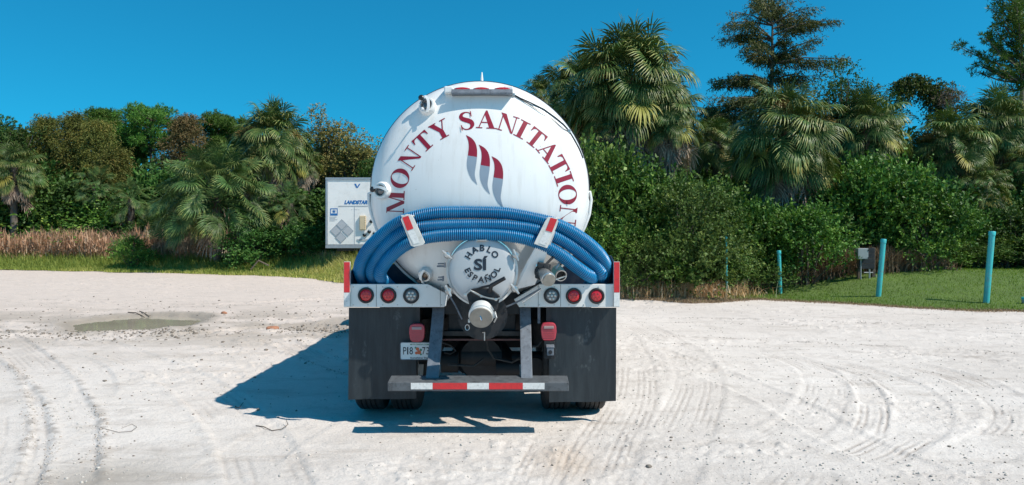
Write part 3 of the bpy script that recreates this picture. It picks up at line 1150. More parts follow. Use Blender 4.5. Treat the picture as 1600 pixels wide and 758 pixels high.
# ---- right hand valve and open pipe
c = T(848, 425, 6.78)
m = MB()
m.lathe([(.055, .14), (.06, .02), (.075, .0), (.075, -.03), (.05, -.035)], c, (0, 1, 0), 20)
m.box(c + Vector((.01, -.02, .055)), (.12, .07, .05), (0, .2, 0)); m.box(c + Vector((-.02, -.02, -.035)), (.09, .08, .06), (0, .3, 0))
m.box(c + Vector((.035, -.02, .015)), (.05, .09, .10), (0, -.2, 0))
sv = m.build('side_valve', M['black_metal'], truck, bevel=.008)
m = MB()
m.tube([c + Vector((.02, -.03, .06)), T(868, 398, 6.80), T(880, 388, 6.82)], [.012, .013, .012], 8)
m.build('valve_handle', M['plastic_black'], sv, smooth=True)
pc2 = T(858, 438, 6.62)
m = MB()
d2 = (T(848, 425, 6.78) - pc2).normalized()
m.lathe([(.056, .20), (.056, .06), (.064, .055), (.064, .02), (.056, .015), (.056, .0)], pc2, d2, 24, caps=False)
m.build('valve_pipe', M['alu'], sv, smooth=True)
m = MB()
m.lathe([(.057, .004), (.055, -.006), (0, -.008)], pc2, d2, 24, caps=False)
m.build('pipe_cap', M['dull_alu'], sv, smooth=True, angle=30)
m = MB()
m.lathe([(.02, .0), (.022, .012), (0, .014)], T(841, 416, 6.80), (0, -1, 0), 10)
m.build('bleed_plug', M['chrome'], sv)
oc = T(877, 431, 6.86)
m = MB()
d3 = Vector((-.25, 1, .35)).normalized()
m.lathe([(.036, .24), (.053, .22), (.053, .0), (.044, .0), (.044, .18)], oc, d3, 24, caps=False)
sp = m.build('spout', M['alu'], truck, smooth=True)
m = MB()
m.lathe([(.0545, .02), (.0545, .12), (.053, .13), (.053, .02)], oc, d3, 24, closed=True)
m.build('spout_sleeve', M['teal'], sp, smooth=True)
m = MB()
m.lathe([(.044, .05), (0, .051)], oc, d3, 20, caps=False)
m.build('spout_bore', M['plastic_black'], sp)
m = MB()
m.tube([T(868, 420, 6.85), T(884, 398, 6.9)], .012, 8)
m.tube([T(868, 437, 6.83), T(885, 431, 6.88)], .008, 6)
m.build('grab_rod', M['alu'], sp, smooth=True)

# ---- gusset plates and hose straps
def plate(pts, name, mat, th=.012, D=6.7, parent=None, bevel=.003):
    m = MB()
    m.prism([T(x, y, d) for x, y, d in pts], (0, th, 0))
    return m.build(name, mat, parent or truck, bevel=bevel)

gl = None
arm = MB()
arm.prism([T(850, 362, 6.70), T(868, 362, 6.70), T(836, 445, 6.86), T(806, 452, 6.88), T(812, 430, 6.85)], (0, .012, 0))
arm.build('hose_rack_arm', M['white'], truck, bevel=.003)
def strap(L, patch, low):
    m = MB()
    m.prism([T(x, y, 6.655) for x, y in L], (0, .012, 0))
    s_ = m.build('hose_strap', M['offwhite'], truck, bevel=.003)
    m = MB()
    m.prism([T(x, y, 6.6515) for x, y in patch], (0, .0015, 0))
    m.build('reflective_tape', M['reflect_red'], s_)
    m = MB()
    m.prism([T(x, y, 6.6515) for x, y in low], (0, .0015, 0))
    m.build('reflective_tape', M['reflect_white'], s_)
    # hooked side of the strap going back under the hoses
    return s_
strap([(626, 343), (629, 337), (636, 334.5), (643, 336), (646, 340), (664, 379), (661, 383), (647, 386), (642, 384)],
      [(628.5, 340), (638, 337), (646, 357), (636, 360.5)], [(636.5, 361.5), (646.5, 358), (656, 379), (646, 382)])
strap([(857, 339), (870, 341), (872.5, 346), (869, 356), (855, 388), (834, 381), (836, 377), (852, 345)],
      [(860.5, 340), (870.5, 343), (862.5, 363), (852.5, 360)], [(851, 362), (860.5, 365.5), (853, 384), (842, 380)])
for px, py, dy in ((636, 338, -.01), (864, 342, -.01)):
    m = MB()
    c = T(px, py, 6.66)
    m.box2((c.x - .055, 6.668, c.z - .002), (c.x + .055, 6.90, c.z + .010))
    m.build('strap_hook', M['offwhite'], truck, bevel=.003)

# ---- frame rails, struts, bumper bar
for px in (684, 820):
    x = xx(px, 7.15)
    m = MB()
    m.box2((x - .04, 7.16, .92), (x + .04, 14.6, 1.14))
    m.build('frame_rail', M['black_metal'], truck, bevel=.004)
m = MB()
m.box2((xx(684, 7.15) - .05, 7.13, 1.0), (xx(820, 7.15) + .05, 7.17, 1.2))
m.build('crossmember', M['black_metal'], truck, bevel=.003); m = MB()
m.box2((xx(690, 7.15), 7.12, .80), (xx(820, 7.15), 7.20, .845))
m.build('crossmember', M['black_metal'], truck, bevel=.003); m = MB()
m.box2((xx(684, 7.15) + .05, 8.6, .93), (xx(820, 7.15) - .05, 8.68, 1.1))
m.build('crossmember', M['black_metal'], truck, bevel=.003)
m = MB()
m.box2((xx(700, 7.2), 7.19, .835), (xx(806, 7.2), 7.6, 1.18))
m.build('sump_box', M['black_metal'], truck, bevel=.01)
def strut(xt0, xt1, xb0, xb1):
    m = MB()
    Dt, Db = 7.12, 6.72
    zt_, zb_ = zz(481, Dt), .474
    A = [(xx(xt0, Dt), Dt, zt_), (xx(xt1, Dt), Dt, zt_), (xx(xb1, Db), Db, zb_), (xx(xb0, Db), Db, zb_)]
    m.prism(A, (0, .07, .01))
    m.build('bumper_strut', M['frame_steel'], truck, bevel=.004)
strut(676, 695, 665, 685)
strut(812, 829, 814, 832)
m = MB()
D0, D1 = 6.60, 6.80
x0_, x1_ = xx(605.5, D0), xx(889, D0)
ztp, zbt = zz(597, D0), zz(611.5, D0)
m.prism([(x0_ , D0, zbt), (x0_, D0, ztp - .004), (x0_ , D1, ztp + .02), (x0_, D1, zbt)], (x1_ - x0_, 0, 0))
bar = m.build('bumper_bar', M['bar_steel'], truck, bevel=.006)
for a_, b_, mt in ((642, 676, 'reflect_white'), (676, 730, 'reflect_red'), (730, 764, 'reflect_white'), (764, 817, 'reflect_red'), (817, 851, 'reflect_white')):
    m = MB()
    m.box2((xx(a_, D0), D0 - .003, zz(608.3, D0)), (xx(b_, D0) - .0008, D0 - .0008, zz(598.3, D0)))
    m.build('reflective_tape', M[mt], bar)
m = MB()  # pale strip put in for the sunlit ground seen under the bar
m.box2((xx(817, 6.75), 6.70, zbt - .010), (xx(853, 6.75), 6.72, zbt - .002))
m.build('lit_ground_strip', M['reflect_white'], bar)

m = MB()  # black sheets added so no bright ground shows through under the chassis
m.box2((TX - 1.0, 8.28, .52), (TX + 1.0, 8.32, 1.24))
m.build('shade_plate', M['black_metal'], truck, bevel=.004); m = MB()
m.box2((TX - .42, 7.62, .75), (TX + .42, 7.66, 1.16))
m.build('shade_plate', M['black_metal'], truck, bevel=.004)
# ---- stop lamps, plug box, licence plate
for px, py in ((651, 520.5), (857.5, 519)):
    c = T(px, py, 6.98)
    m = MB()
    w, h = .071, .084
    pts = []
    for k in range(24):
        t = 2 * math.pi * k / 24
        ct, st = math.cos(t), math.sin(t)
        pts.append((c.x + w * math.copysign(abs(ct) ** .55, ct) * (1 - .06 * (st < 0)), 6.99, c.z + h * math.copysign(abs(st) ** .55, st)))
    m.prism(pts, (0, .07, 0))
    hb = m.build('stop_lamp', M['lens_red_dusty'], truck, bevel=.008)
    m = MB()
    m.box(c + Vector((0, .008, .042)), (.09, .012, .026))
    m.build('lamp_label', M['faded_label'], hb, bevel=.004)
    m = MB()
    for k in range(5):
        m.box(c + Vector((0, .009, .01 - k * .02)), (.10, .004, .003))
    m.build('lens_rib', M['lens_red_dusty'], hb)
    m = MB()
    m.box2((c.x - .02, 7.05, c.z - .05), (c.x + .02, 7.12, 1.1))
    m.build('lamp_bracket', M['black_metal'], truck)
m = MB()
c = T(858.5, 548, 6.98)
m.box2((c.x - .05, 6.98, c.z - .075), (c.x + .05, 7.02, c.z + .085))
pb = m.build('plug_box', M['black_metal'], truck, bevel=.005)
m = MB()
m.box(c + Vector((.005, -.03, .0)), (.062, .05, .075)); m.box(c + Vector((.005, -.03, .045)), (.075, .06, .014), (.3, 0, 0))
m.build('socket', M['frame_steel'], pb, bevel=.006)
m = MB()
m.lathe([(.018, 0), (.018, -.004), (0, -.005)], c + Vector((.005, -.056, -.005)), (0, 1, 0), 14)
m.build('socket_hole', M['plastic_black'], pb)
# plate
cpl = T(655.5, 548.5, 7.03)
pw, ph = .350, .158
m = MB()
pts = []
for cx_, cz_, a0 in ((pw / 2 - .015, ph / 2 - .015, 0), (-pw / 2 + .015, ph / 2 - .015, 90), (-pw / 2 + .015, -ph / 2 + .015, 180), (pw / 2 - .015, -ph / 2 + .015, 270)):
    for k in range(4):
        t = R(a0 + k * 30)
        pts.append((cpl.x + cx_ + .015 * math.cos(t), 7.03, cpl.z + cz_ + .015 * math.sin(t)))
m.prism(pts, (0, .003, 0))
lp = m.build('licence_plate', M['plate_white'], truck)
y_l = 7.0285
for s_, dx, w in (('P', -.135, .030), ('1', -.108, .012), ('8', -.076, .032), ('7', .040, .030), ('3', .076, .030)):
    text_flat(s_, (cpl.x + dx, y_l, cpl.z + .002), .068, w, M['black_print'], lp, 'plate_character', bold=0.005)
m = MB()
for dx, dz, r, mt in ((-.018, .018, .016, 0), (-.004, -.012, .019, 0), (-.028, -.018, .014, 0)):
    m.lathe([(r, 0), (r * .7, -.001), (0, -.0015)], (cpl.x + dx, y_l, cpl.z + dz), (0, 1, 0), 12, caps=False)
m.build('plate_emblem', M['orange_print'], lp)
m = MB()
for dx, dz, r in ((.012, .010, .012), (-.036, .03, .010), (.012, -.03, .010)):
    m.lathe([(r, 0), (r * .7, -.0006), (0, -.0008)], (cpl.x + dx, y_l + .0006, cpl.z + dz), (0, 1, 0), 8, caps=False)
m.build('plate_emblem', M['green_print'], lp)
text_flat('Sunshine State', (cpl.x + .01, y_l, cpl.z - .062), .016, .19, M['black_print'], lp, 'plate_lettering', bold=0.02)
text_flat('MYFLORIDA.COM', (cpl.x + .0, y_l, cpl.z + .060), .013, .17, M['green_print'], lp, 'plate_lettering', bold=0.02)
m = MB()
for k in range(36):
    pass
m.tube([(x_, 7.0285, z_) for x_, _, z_ in pts] + [(pts[0][0], 7.0285, pts[0][2])], .0035, 4)
m.build('plate_rim', M['frame_steel'], lp)

# ---- running gear : tandem axle with dual wheels, steer axle
def tyre_mesh():
    m = MB()
    Rr, W = .50, .27
    prof = [(.29, -W / 2 + .02), (.34, -W / 2), (.42, -W / 2 - .008), (.475, -W / 2 + .004), (.493, -W / 2 + .02)]
    g = 4
    xs = np.linspace(-W / 2 + .025, W / 2 - .025, g + 2)
    for i in range(g + 1):
        a_, b_ = xs[i], xs[i + 1]
        prof += [(Rr, a_ + .006), (Rr, b_ - .006)]
        if i < g: prof += [(Rr - .016, b_ - .004), (Rr - .016, b_ + .004)]
    prof += [(.493, W / 2 - .02), (.475, W / 2 - .004), (.42, W / 2 + .008), (.34, W / 2), (.29, W / 2 - .02)]
    m.lathe(prof, (0, 0, 0), (1, 0, 0), 56, closed=True)
    return m
def rim_mesh(s_):
    m = MB()
    m.lathe([(.295, -.12), (.27, -.1), (.26, .05 * s_), (.20, .09 * s_), (.10, .02 * s_), (.10, .10 * s_), (.0, .11 * s_)], (0, 0, 0), (1, 0, 0), 28, caps=False)
    m.lathe([(.295, .12), (.27, .1), (.262, .0)], (0, 0, 0), (1, 0, 0), 28, caps=False)
    return m
tyre_proto = rim_proto = {}
_t = _r = None
def wheel(x, y, s_):
    global _t
    if _t is None:
        o = tyre_mesh().build('tyre', M['rubber'], None, smooth=True, angle=25)
        _t = o.data
        bpy.data.objects.remove(o)
    h = link('wheel', RM[s_], truck, loc=Vector((x, y, .505)) - world_off(truck))
    link('tyre', _t, h)
RM = {}
for s_ in (-1, 1):
    o = rim_mesh(s_).build('rim', M['cab_white'], None, smooth=True)
    RM[s_] = o.data
    bpy.data.objects.remove(o)
for y in (7.70, 9.02):
    for s_ in (-1, 1):
        wheel(TX + s_ * 1.075, y, s_)
        wheel(TX + s_ * .735, y, -s_)
    m = MB()
    m.tube([(TX - .95, y, .505), (TX - .3, y, .505), (TX - .2, y, .52), (TX + .2, y, .52), (TX + .3, y, .505), (TX + .95, y, .505)], [.06, .07, .17, .17, .07, .06], 14)
    m.lathe([(.21, -.15), (.24, -.05), (.2, .12), (.08, .28)], (TX, y, .52), (0, 1, 0), 20)
    m.build('axle', M['black_metal'], truck, smooth=True)
for s_ in (-1, 1):
    wheel(TX + s_ * 1.02, 14.9, s_)
    m = MB()
    m.tube([(TX + s_ * .62, 7.72, .62), (TX + s_ * .62, 7.72, .9)], .12, 14)
    m.build('air_bag', M['rubber'], truck, smooth=True)
    m = MB()
    m.box2((TX + s_ * .45 - .04, 7.6, .55), (TX + s_ * .45 + .04, 9.2, .64))
    m.build('leaf_spring', M['black_metal'], truck, bevel=.005)
m = MB()                                     # brake chambers and air tank seen in the gloom under the truck
m.tube([T(690, 566, 7.35), T(716, 566, 7.35)], .10, 16)
m.build('brake_chamber', M['frame_dark'], truck, smooth=True); m = MB()
m.tube([T(775, 576, 7.35), T(812, 576, 7.35)], .085, 16)
m.build('brake_chamber', M['frame_dark'], truck, smooth=True); m = MB()
m.lathe([(.09, 0), (.10, .03), (.09, .10), (0, .11)], T(836, 574, 7.3), (0, 1, 0), 16)
m.build('brake_chamber', M['frame_dark'], truck, smooth=True)
m = MB()
m.tube([T(690, 535, 7.2), T(704, 540, 7.22), T(712, 548, 7.25), T(704, 553, 7.25), T(694, 551, 7.25)], .008, 6)
m.tube([T(760, 528, 7.15), T(762, 545, 7.2), T(772, 560, 7.25), T(800, 566, 7.25), T(812, 560, 7.2)], .012, 6)
m.tube([T(700, 570, 7.2), T(740, 572, 7.25), T(756, 560, 7.3)], .01, 6)
m.tube([T(829, 541, 7.05), T(840, 541, 7.05), T(846, 533, 7.03)], .008, 6)
m.build('air_line', M['rubber'], truck, smooth=True)
m = MB()
c = T(842, 495, 7.1)
m.box2((c.x - .012, 7.08, c.z - .06), (c.x + .012, 7.1, c.z + .09))
m.build('lamp_hanger', M['frame_steel'], truck)
m = MB()
a_, b_ = T(690, 531, 7.10), T(826, 531, 7.10)
m.box2((a_.x, 7.10, a_.z - .008), (b_.x, 7.115, a_.z + .008))
m.build('crossmember_edge', M['brown_steel'], truck)
m = MB()
m.tube([(TX, 9.2, .55), (TX, 14.2, .75)], .06, 12)
m.build('drive_shaft', M['black_metal'], truck)
for s_ in (-1, 1):
    m = MB()
    m.tube([(TX + s_ * .95, 11.0, .72), (TX + s_ * .95, 12.2, .72)], .31, 24)
    m.build('fuel_tank', M['alu'], truck, smooth=True)
# cab
m = MB()
m.prism([(TX - 1.0, 13.5, .75), (TX - 1.0, 13.5, 2.75), (TX - 1.0, 14.3, 2.85), (TX - 1.0, 15.0, 2.72), (TX - 1.0, 15.4, 2.0), (TX - 1.0, 15.4, .75)], (2.0, 0, 0))
cab = m.build('cab', M['cab_white'], truck, bevel=.05)
m = MB()
m.prism([(TX - .75, 15.4, .7), (TX - .75, 15.4, 1.95), (TX - .7, 16.6, 1.7), (TX - .7, 16.8, 1.5), (TX - .7, 16.8, .7)], (1.5, 0, 0))
m.build('hood', M['cab_white'], truck, bevel=.06)
m = MB()
m.prism([(TX - .9, 15.02, 2.62), (TX + .9, 15.02, 2.62), (TX + .93, 15.405, 2.02), (TX - .93, 15.405, 2.02)], (0, .02, .02))
m.build('windscreen', M['window_glass'], cab)
m = MB()
m.box2((TX - .6, 13.485, 1.9), (TX + .6, 13.498, 2.4))
m.build('rear_window', M['window_glass'], cab, bevel=.01)
for s_ in (-1, 1):
    m = MB()
    m.box2((TX + s_ * 1.001, 14.2, 1.95), (TX + s_ * 1.015, 15.0, 2.5))
    m.build('side_window', M['window_glass'], cab)
    m = MB()
    m.tube([(TX + s_ * 1.0, 15.1, 2.4), (TX + s_ * 1.22, 15.1, 2.4), (TX + s_ * 1.22, 15.1, 1.9), (TX + s_ * 1.0, 15.1, 1.9)], .012, 6)
    m.box((TX + s_ * 1.2, 15.12, 2.15), (.18, .05, .38))
    m.build('mirror', M['black_metal'], cab, bevel=.004)
    m = MB()
    m.lathe([(.0, .02), (.09, .0), (.10, -.04)], (TX + s_ * .62, 16.82, 1.05), (0, 1, 0), 16)
    m.build('headlight', M['lens_clear'], truck, smooth=True)
    m = MB()
    vs = [(TX + s_ * 1.02 - .22, 14.9 + .62 * math.cos(t), .5 + .62 * math.sin(t)) for t in np.linspace(.0, math.pi, 12)]
    vs2 = [(TX + s_ * 1.02 - .22, 14.9 + .66 * math.cos(t), .5 + .66 * math.sin(t)) for t in np.linspace(.0, math.pi, 12)]
    m.prism(vs + vs2[::-1], (.44, 0, 0))
    m.build('fender', M['cab_white'], truck)
m = MB()
m.box2((TX - 1.1, 16.8, .4), (TX + 1.1, 16.95, .72))
m.build('front_bumper', M['chrome'], truck, bevel=.02)
m = MB()
for k in range(9):
    m.box2((TX - .45, 16.8, .8 + k * .08), (TX + .45, 16.83, .83 + k * .08))
m.build('grille', M['chrome'], truck)

# ================================================================== hoses lying on the rack
def hose(name_pts, label, rad=.0585):
    P = [T(x, y, d) for x, y, d in name_pts]
    Q = bez(P, 14)
    Q = [Vector(q) for q in Q]
    # resample evenly
    L = [0]
    for i in range(1, len(Q)): L.append(L[-1] + (Q[i] - Q[i - 1]).length)
    tot = L[-1]
    pitch = .0175
    nr = int(tot / pitch) * 6
    s_ = np.linspace(0, tot, nr + 1)
    Lx = np.array(L)
    C = np.stack([np.interp(s_, Lx, [q[k] for q in Q]) for k in range(3)], 1)
    ph = 2 * math.pi * s_ / pitch
    prof = .5 + .5 * np.cos(ph)
    prof = np.clip(prof * 1.5, 0, 1)
    endf = np.clip(np.minimum(s_, tot - s_) / .05, 0, 1)
    rr = (rad - .010 * (1 - prof)) * np.sqrt(1 - (1 - endf) ** 2 * .92)
    n = 20
    tg = np.gradient(C, axis=0)
    tg /= np.linalg.norm(tg, axis=1)[:, None]
    up = np.array([0, 1.0, 0])
    vs = []
    u = np.cross(tg, up); u /= np.linalg.norm(u, axis=1)[:, None]
    w = np.cross(tg, u)
    a_ = np.arange(n) * 2 * math.pi / n
    V = C[:, None, :] + (u[:, None, :] * np.cos(a_)[None, :, None] + w[:, None, :] * np.sin(a_)[None, :, None]) * rr[:, None, None]
    m_ = nr + 1
    i = np.arange(m_ - 1)[:, None] * n
    k = np.arange(n)[None, :]
    k2 = (k + 1) % n
    F = np.stack([i + k, i + k2, i + n + k2, i + n + k], -1).reshape(-1, 4)
    V = V.reshape(-1, 3)
    me = np_mesh('suction_hose', V, F, M['hose'], {'rib': ('POINT', np.repeat(prof, n))}, smooth=True)
    o = link('suction_hose', me)
    return tag(o, label, 'hose', 'blue suction hoses on the rack of the tanker')

hose([(576, 450, 7.34), (566, 436, 7.22), (562, 418, 7.08), (572, 394, 6.97), (591, 373, 6.90), (617, 352, 6.84), (643, 340.5, 6.80), (672, 334, 6.795), (701, 332, 6.79), (750, 332, 6.79),
      (793, 334, 6.79), (843, 343.5, 6.80), (877, 354, 6.83), (911, 374, 6.90), (935, 395, 6.98), (946, 414, 7.08), (944, 428, 7.18), (938, 445, 7.32)],
     'uppermost of the three blue ribbed hoses draped across the tanker\'s rear dome')
hose([(600, 452, 7.32), (588, 440, 7.20), (581, 424, 7.08), (588, 405, 7.0), (604, 383, 6.90), (628, 364, 6.82), (654, 356, 6.785), (688, 353, 6.775), (728, 352, 6.77), (770, 352, 6.77),
      (793, 353, 6.77), (832, 358, 6.78), (867, 370, 6.82), (898, 388, 6.90), (925, 409, 6.99), (938, 425, 7.04), (938, 433, 7.14), (932, 444, 7.30)],
     'middle one of the three blue ribbed hoses, sandwiched between the other two')
hose([(614, 452, 7.30), (602, 441, 7.16), (594, 429, 7.02), (602, 411, 6.95), (620, 392, 6.86), (643, 378, 6.79), (672, 370, 6.76), (715, 366.5, 6.745), (766, 366.5, 6.745), (806, 370, 6.75), (840, 379, 6.77),
      (872, 396, 6.82), (898, 415, 6.90), (916, 428, 6.95), (924, 433, 7.03), (924, 440, 7.16), (918, 450, 7.30)],
     'lowest of the three blue ribbed hoses, just above the round manway lid')

# ================================================================== GROUND
def sstep(a, b, x):
    t = np.clip((x - a) / (b - a), 0, 1)
    return t * t * (3 - 2 * t)


def gpt(px, py, z=0.0):
    D = (CAM_H - z) * FPX / (py - HZ)
    return ((px - 800) / FPX * D, D)


PUD = gpt(212, 502)


def puddle_d(x, y):
    """<1 inside the basin"""
    u = (x - PUD[0]) / 1.15
    v = (y - PUD[1]) / 1.35
    u = u + v * .25
    r = np.sqrt(u * u + v * v)
    return r + (fbm(x * .9, y * .8, 31) - .5) * .9


# wheel tracks: (photo points on the ground, half width m, depth, rib period, rib strength)
TRACKS = [
    ([(-260, 500), (-60, 500), (45, 560), (98, 640), (100, 700), (80, 790)], .26, .011, .075, .006),
    ([(-200, 540), (-60, 560), (10, 610), (25, 680), (-5, 760), (-60, 830)], .26, .011, .075, .004),
    ([(-150, 500), (60, 515), (180, 548), (290, 595), (370, 655), (410, 720), (430, 800)], .30, .007, .09, .004),
    ([(60, 548), (128, 570), (150, 600), (140, 630)], .22, .006, .06, .008),
    ([(430, 530), (520, 568), (620, 600)], .22, .010, .06, .010),
    ([(900, 800), (950, 690), (985, 620), (985, 560), (960, 510)], .30, .005, .065, .006),
    ([(1000, 800), (1050, 700), (1080, 640), (1090, 590), (1060, 545), (990, 505)], .30, .005, .065, .006),
    ([(1190, 700), (1260, 660), (1290, 610), (1270, 575), (1190, 545)], .26, .006, .065, .008),
    ([(1290, 735), (1380, 700), (1440, 660), (1430, 620), (1370, 585), (1270, 560)], .26, .006, .065, .010),
    ([(1250, 560), (1335, 590), (1365, 640), (1350, 690)], .14, .008, .06, .010),
    ([(1380, 560), (1500, 590), (1575, 630), (1590, 665), (1540, 700), (1450, 722)], .26, .007, .065, .011),
    ([(1000, 540), (1200, 620), (1330, 690), (1500, 760)], .25, .008, .09, .003),
    ([(1270, 720), (1240, 760), (1200, 800)], .25, .004, .07, .006),
    ([(0, 470), (300, 478), (540, 466)], .40, .018, .12, .006),
    ([(0, 522), (250, 528), (440, 512), (560, 520)], .40, .022, .12, .010),
    ([(1000, 500), (1250, 505), (1600, 520)], .4, .012, .12, .006),
    ([(1000, 530), (1250, 540), (1650, 560)], .4, .010, .12, .008),
    ([(820, 800), (850, 720), (880, 660)], .2, .004, .055, .006),
    ([(330, 758), (420, 690), (520, 640)], .3, .005, .07, .004),
]


def spline2(P, k=8):
    P = np.array(P, float)
    out = []
    for i in range(len(P) - 1):
        p0, p1, p2, p3 = P[max(0, i - 1)], P[i], P[i + 1], P[min(len(P) - 1, i + 2)]
        for j in range(k):
            t = j / k
            out.append(.5 * ((2 * p1) + (p2 - p0) * t + (2 * p0 - 5 * p1 + 4 * p2 - p3) * t * t + (3 * p1 - p0 - 3 * p2 + p3) * t ** 3))
    out.append(P[-1])
    return np.array(out)


def track_field(x, y):
    h = np.zeros_like(x)
    dark = np.zeros_like(x)
    for it, (pts, hw, dep, per, ribs) in enumerate(TRACKS):
        W = spline2([gpt(*p) for p in pts])
        bb = (x > W[:, 0].min() - 1) & (x < W[:, 0].max() + 1) & (y > W[:, 1].min() - 1) & (y < W[:, 1].max() + 1)
        idx = np.nonzero(bb)[0]
        if len(idx) == 0: continue
        X, Y = x[idx], y[idx]
        best = np.full(len(idx), 9.0)
        sd = np.zeros(len(idx)); ss = np.zeros(len(idx))
        L = 0
        for i in range(len(W) - 1):
            a, b = W[i], W[i + 1]
            d = b - a
            l = math.hypot(*d) + 1e-9
            t = np.clip(((X - a[0]) * d[0] + (Y - a[1]) * d[1]) / l / l, 0, 1)
            ex, ey = X - a[0] - d[0] * t, Y - a[1] - d[1] * t
            dd = np.hypot(ex, ey)
            m = dd < best
            best[m] = dd[m]
            sd[m] = (np.sign(d[0] * ey - d[1] * ex) * dd)[m]
            ss[m] = (L + t * l)[m]
            L += l
        fade = sstep(0, .8, ss) * sstep(0, .8, L - ss)
        patch = sstep(.42, .62, fbm(ss * .8 + it * 7, sd * 1.5, 40 + it, 3))
        a = np.abs(sd)
        prof = -dep * (1 - sstep(hw * .85, hw * 1.05, a)) + dep * .9 * np.exp(-((a - hw * 1.12) / .045) ** 2) * (.4 + fbm(X * 6, Y * 6, it, 2))
        inside = 1 - sstep(hw * .85, hw, a)
        gap = 1 - .8 * np.exp(-(sd / .05) ** 2)
        ribv = (np.cos(2 * math.pi * sd / per) * .5 + .5) ** 3 * sstep(.25, .5, fbm(ss * 3, sd * 9, 90 + it, 2))
        prof = prof + dep * .8 * np.exp(-((a - hw) / .10) ** 2) * (fbm(X * 16, Y * 16, 80 + it, 3) - .42)
        prof = prof - ribs * ribv * inside * patch * gap
        h[idx] += prof * fade
        dark[idx] = np.maximum(dark[idx], ribv * inside * patch * gap * fade * (ribs / .012) * .8
                               + .6 * fade * np.exp(-((a - hw * 1.1) / .05) ** 2) * sstep(.5, .75, fbm(X * 9, Y * 9, 60 + it, 2)) * (dep > .009))
    return h, dark


def sand_h(x, y, tracks=True):
    x = np.asarray(x, float); y = np.asarray(y, float)
    near = 1 - sstep(30, 60, y)
    h = (fbm(x * .22, y * .22, 1, 3) - .5) * .10 * near * sstep(0, 1, 1)
    # kept flat under the truck so that the wheels stand on it
    flat = (1 - sstep(1.8, 3.2, np.abs(x - TX))) * sstep(6.2, 6.9, y) * (1 - sstep(15.5, 17, y))
    h = h * (1 - flat)
    rough = sstep(.45, .7, fbm(x * .5, y * .8, 5, 3))
    h = h + (fbm(x * 3.2, y * 3.2, 2, 4) - .5) * (.012 + .03 * rough * sstep(7, 14, y))
    h = h + (fbm(x * 14, y * 14, 3, 3) - .5) * .010 * (.5 + 1.6 * rough) + np.maximum(0, fbm(x * 9, y * 16, 19, 3) - .60) * .10 * rough
    # long shallow scrapes running left to right on the right hand side
    h = h + (fbm(x * .7, y * 6.0, 8, 3) - .5) * .020 * sstep(-1, 3, x)
    d = puddle_d(x, y)
    rim = np.exp(-((d - 1.2) / .25) ** 2)
    h = h - .16 * (1 - sstep(.6, 1.25, d)) + .035 * rim * (fbm(x * 5, y * 5, 12, 3))
    # churned band around the puddle and towards the truck
    band = np.exp(-((y - 14.2 - .04 * x) / 2.2) ** 2) * (1 - sstep(-3.0, -1.6, x)) * sstep(.35, .6, fbm(x * .7, y * .9, 61, 3))
    h = h + band * (np.abs(fbm(x * 5, y * 5, 14, 4) - .5) * .10)
    dark = np.zeros_like(x)
    if tracks:
        t, dark = track_field(x, y)
        h = h + t
    return h, dark


t_in = np.concatenate([-np.geomspace(60, 1.02, 26), np.linspace(-1, 1, 900), np.geomspace(1.02, 60, 26)])
ys = np.concatenate([np.linspace(-40, 3.2, 14), 3.4 * np.exp(np.arange(0, 640) * .0042), np.geomspace(51, 900, 30)])
Yg, Tg = np.meshgrid(ys, t_in, indexing='ij')
Xg = Tg * (np.maximum(Yg, 3) * .70 + 1.2)
nY, nX = Yg.shape
hz, dk = sand_h(Xg.ravel(), Yg.ravel())
out = (np.abs(Tg.ravel()) > 1.0) | (Yg.ravel() > 50)
V = np.stack([Xg.ravel(), Yg.ravel(), hz], 1)
i = (np.arange(nY - 1)[:, None] * nX + np.arange(nX - 1)[None, :])
F = np.stack([i, i + 1, i + nX + 1, i + nX], -1).reshape(-1, 4)
pd = puddle_d(V[:, 0], V[:, 1])
damp = (1 - sstep(1.0, 1.55, pd)) * .9
damp2 = np.exp(-((V[:, 1] - 14.6) / 3.0) ** 2) * (1 - sstep(-2.8, -1.0, V[:, 0])) * sstep(.38, .62, fbm(V[:, 0] * .9, V[:, 1] * 1.3, 21, 5)) * .62
stain = np.exp(-(((V[:, 0] + 2.95) / .55) ** 2 + ((V[:, 1] - 5.55) / .45) ** 2)) * .6
stain2 = np.exp(-(((V[:, 0] - .42) / .25) ** 2 + ((V[:, 1] - 5.9) / .5) ** 2)) * .35
damp = np.maximum(np.maximum(damp, damp2), stain)


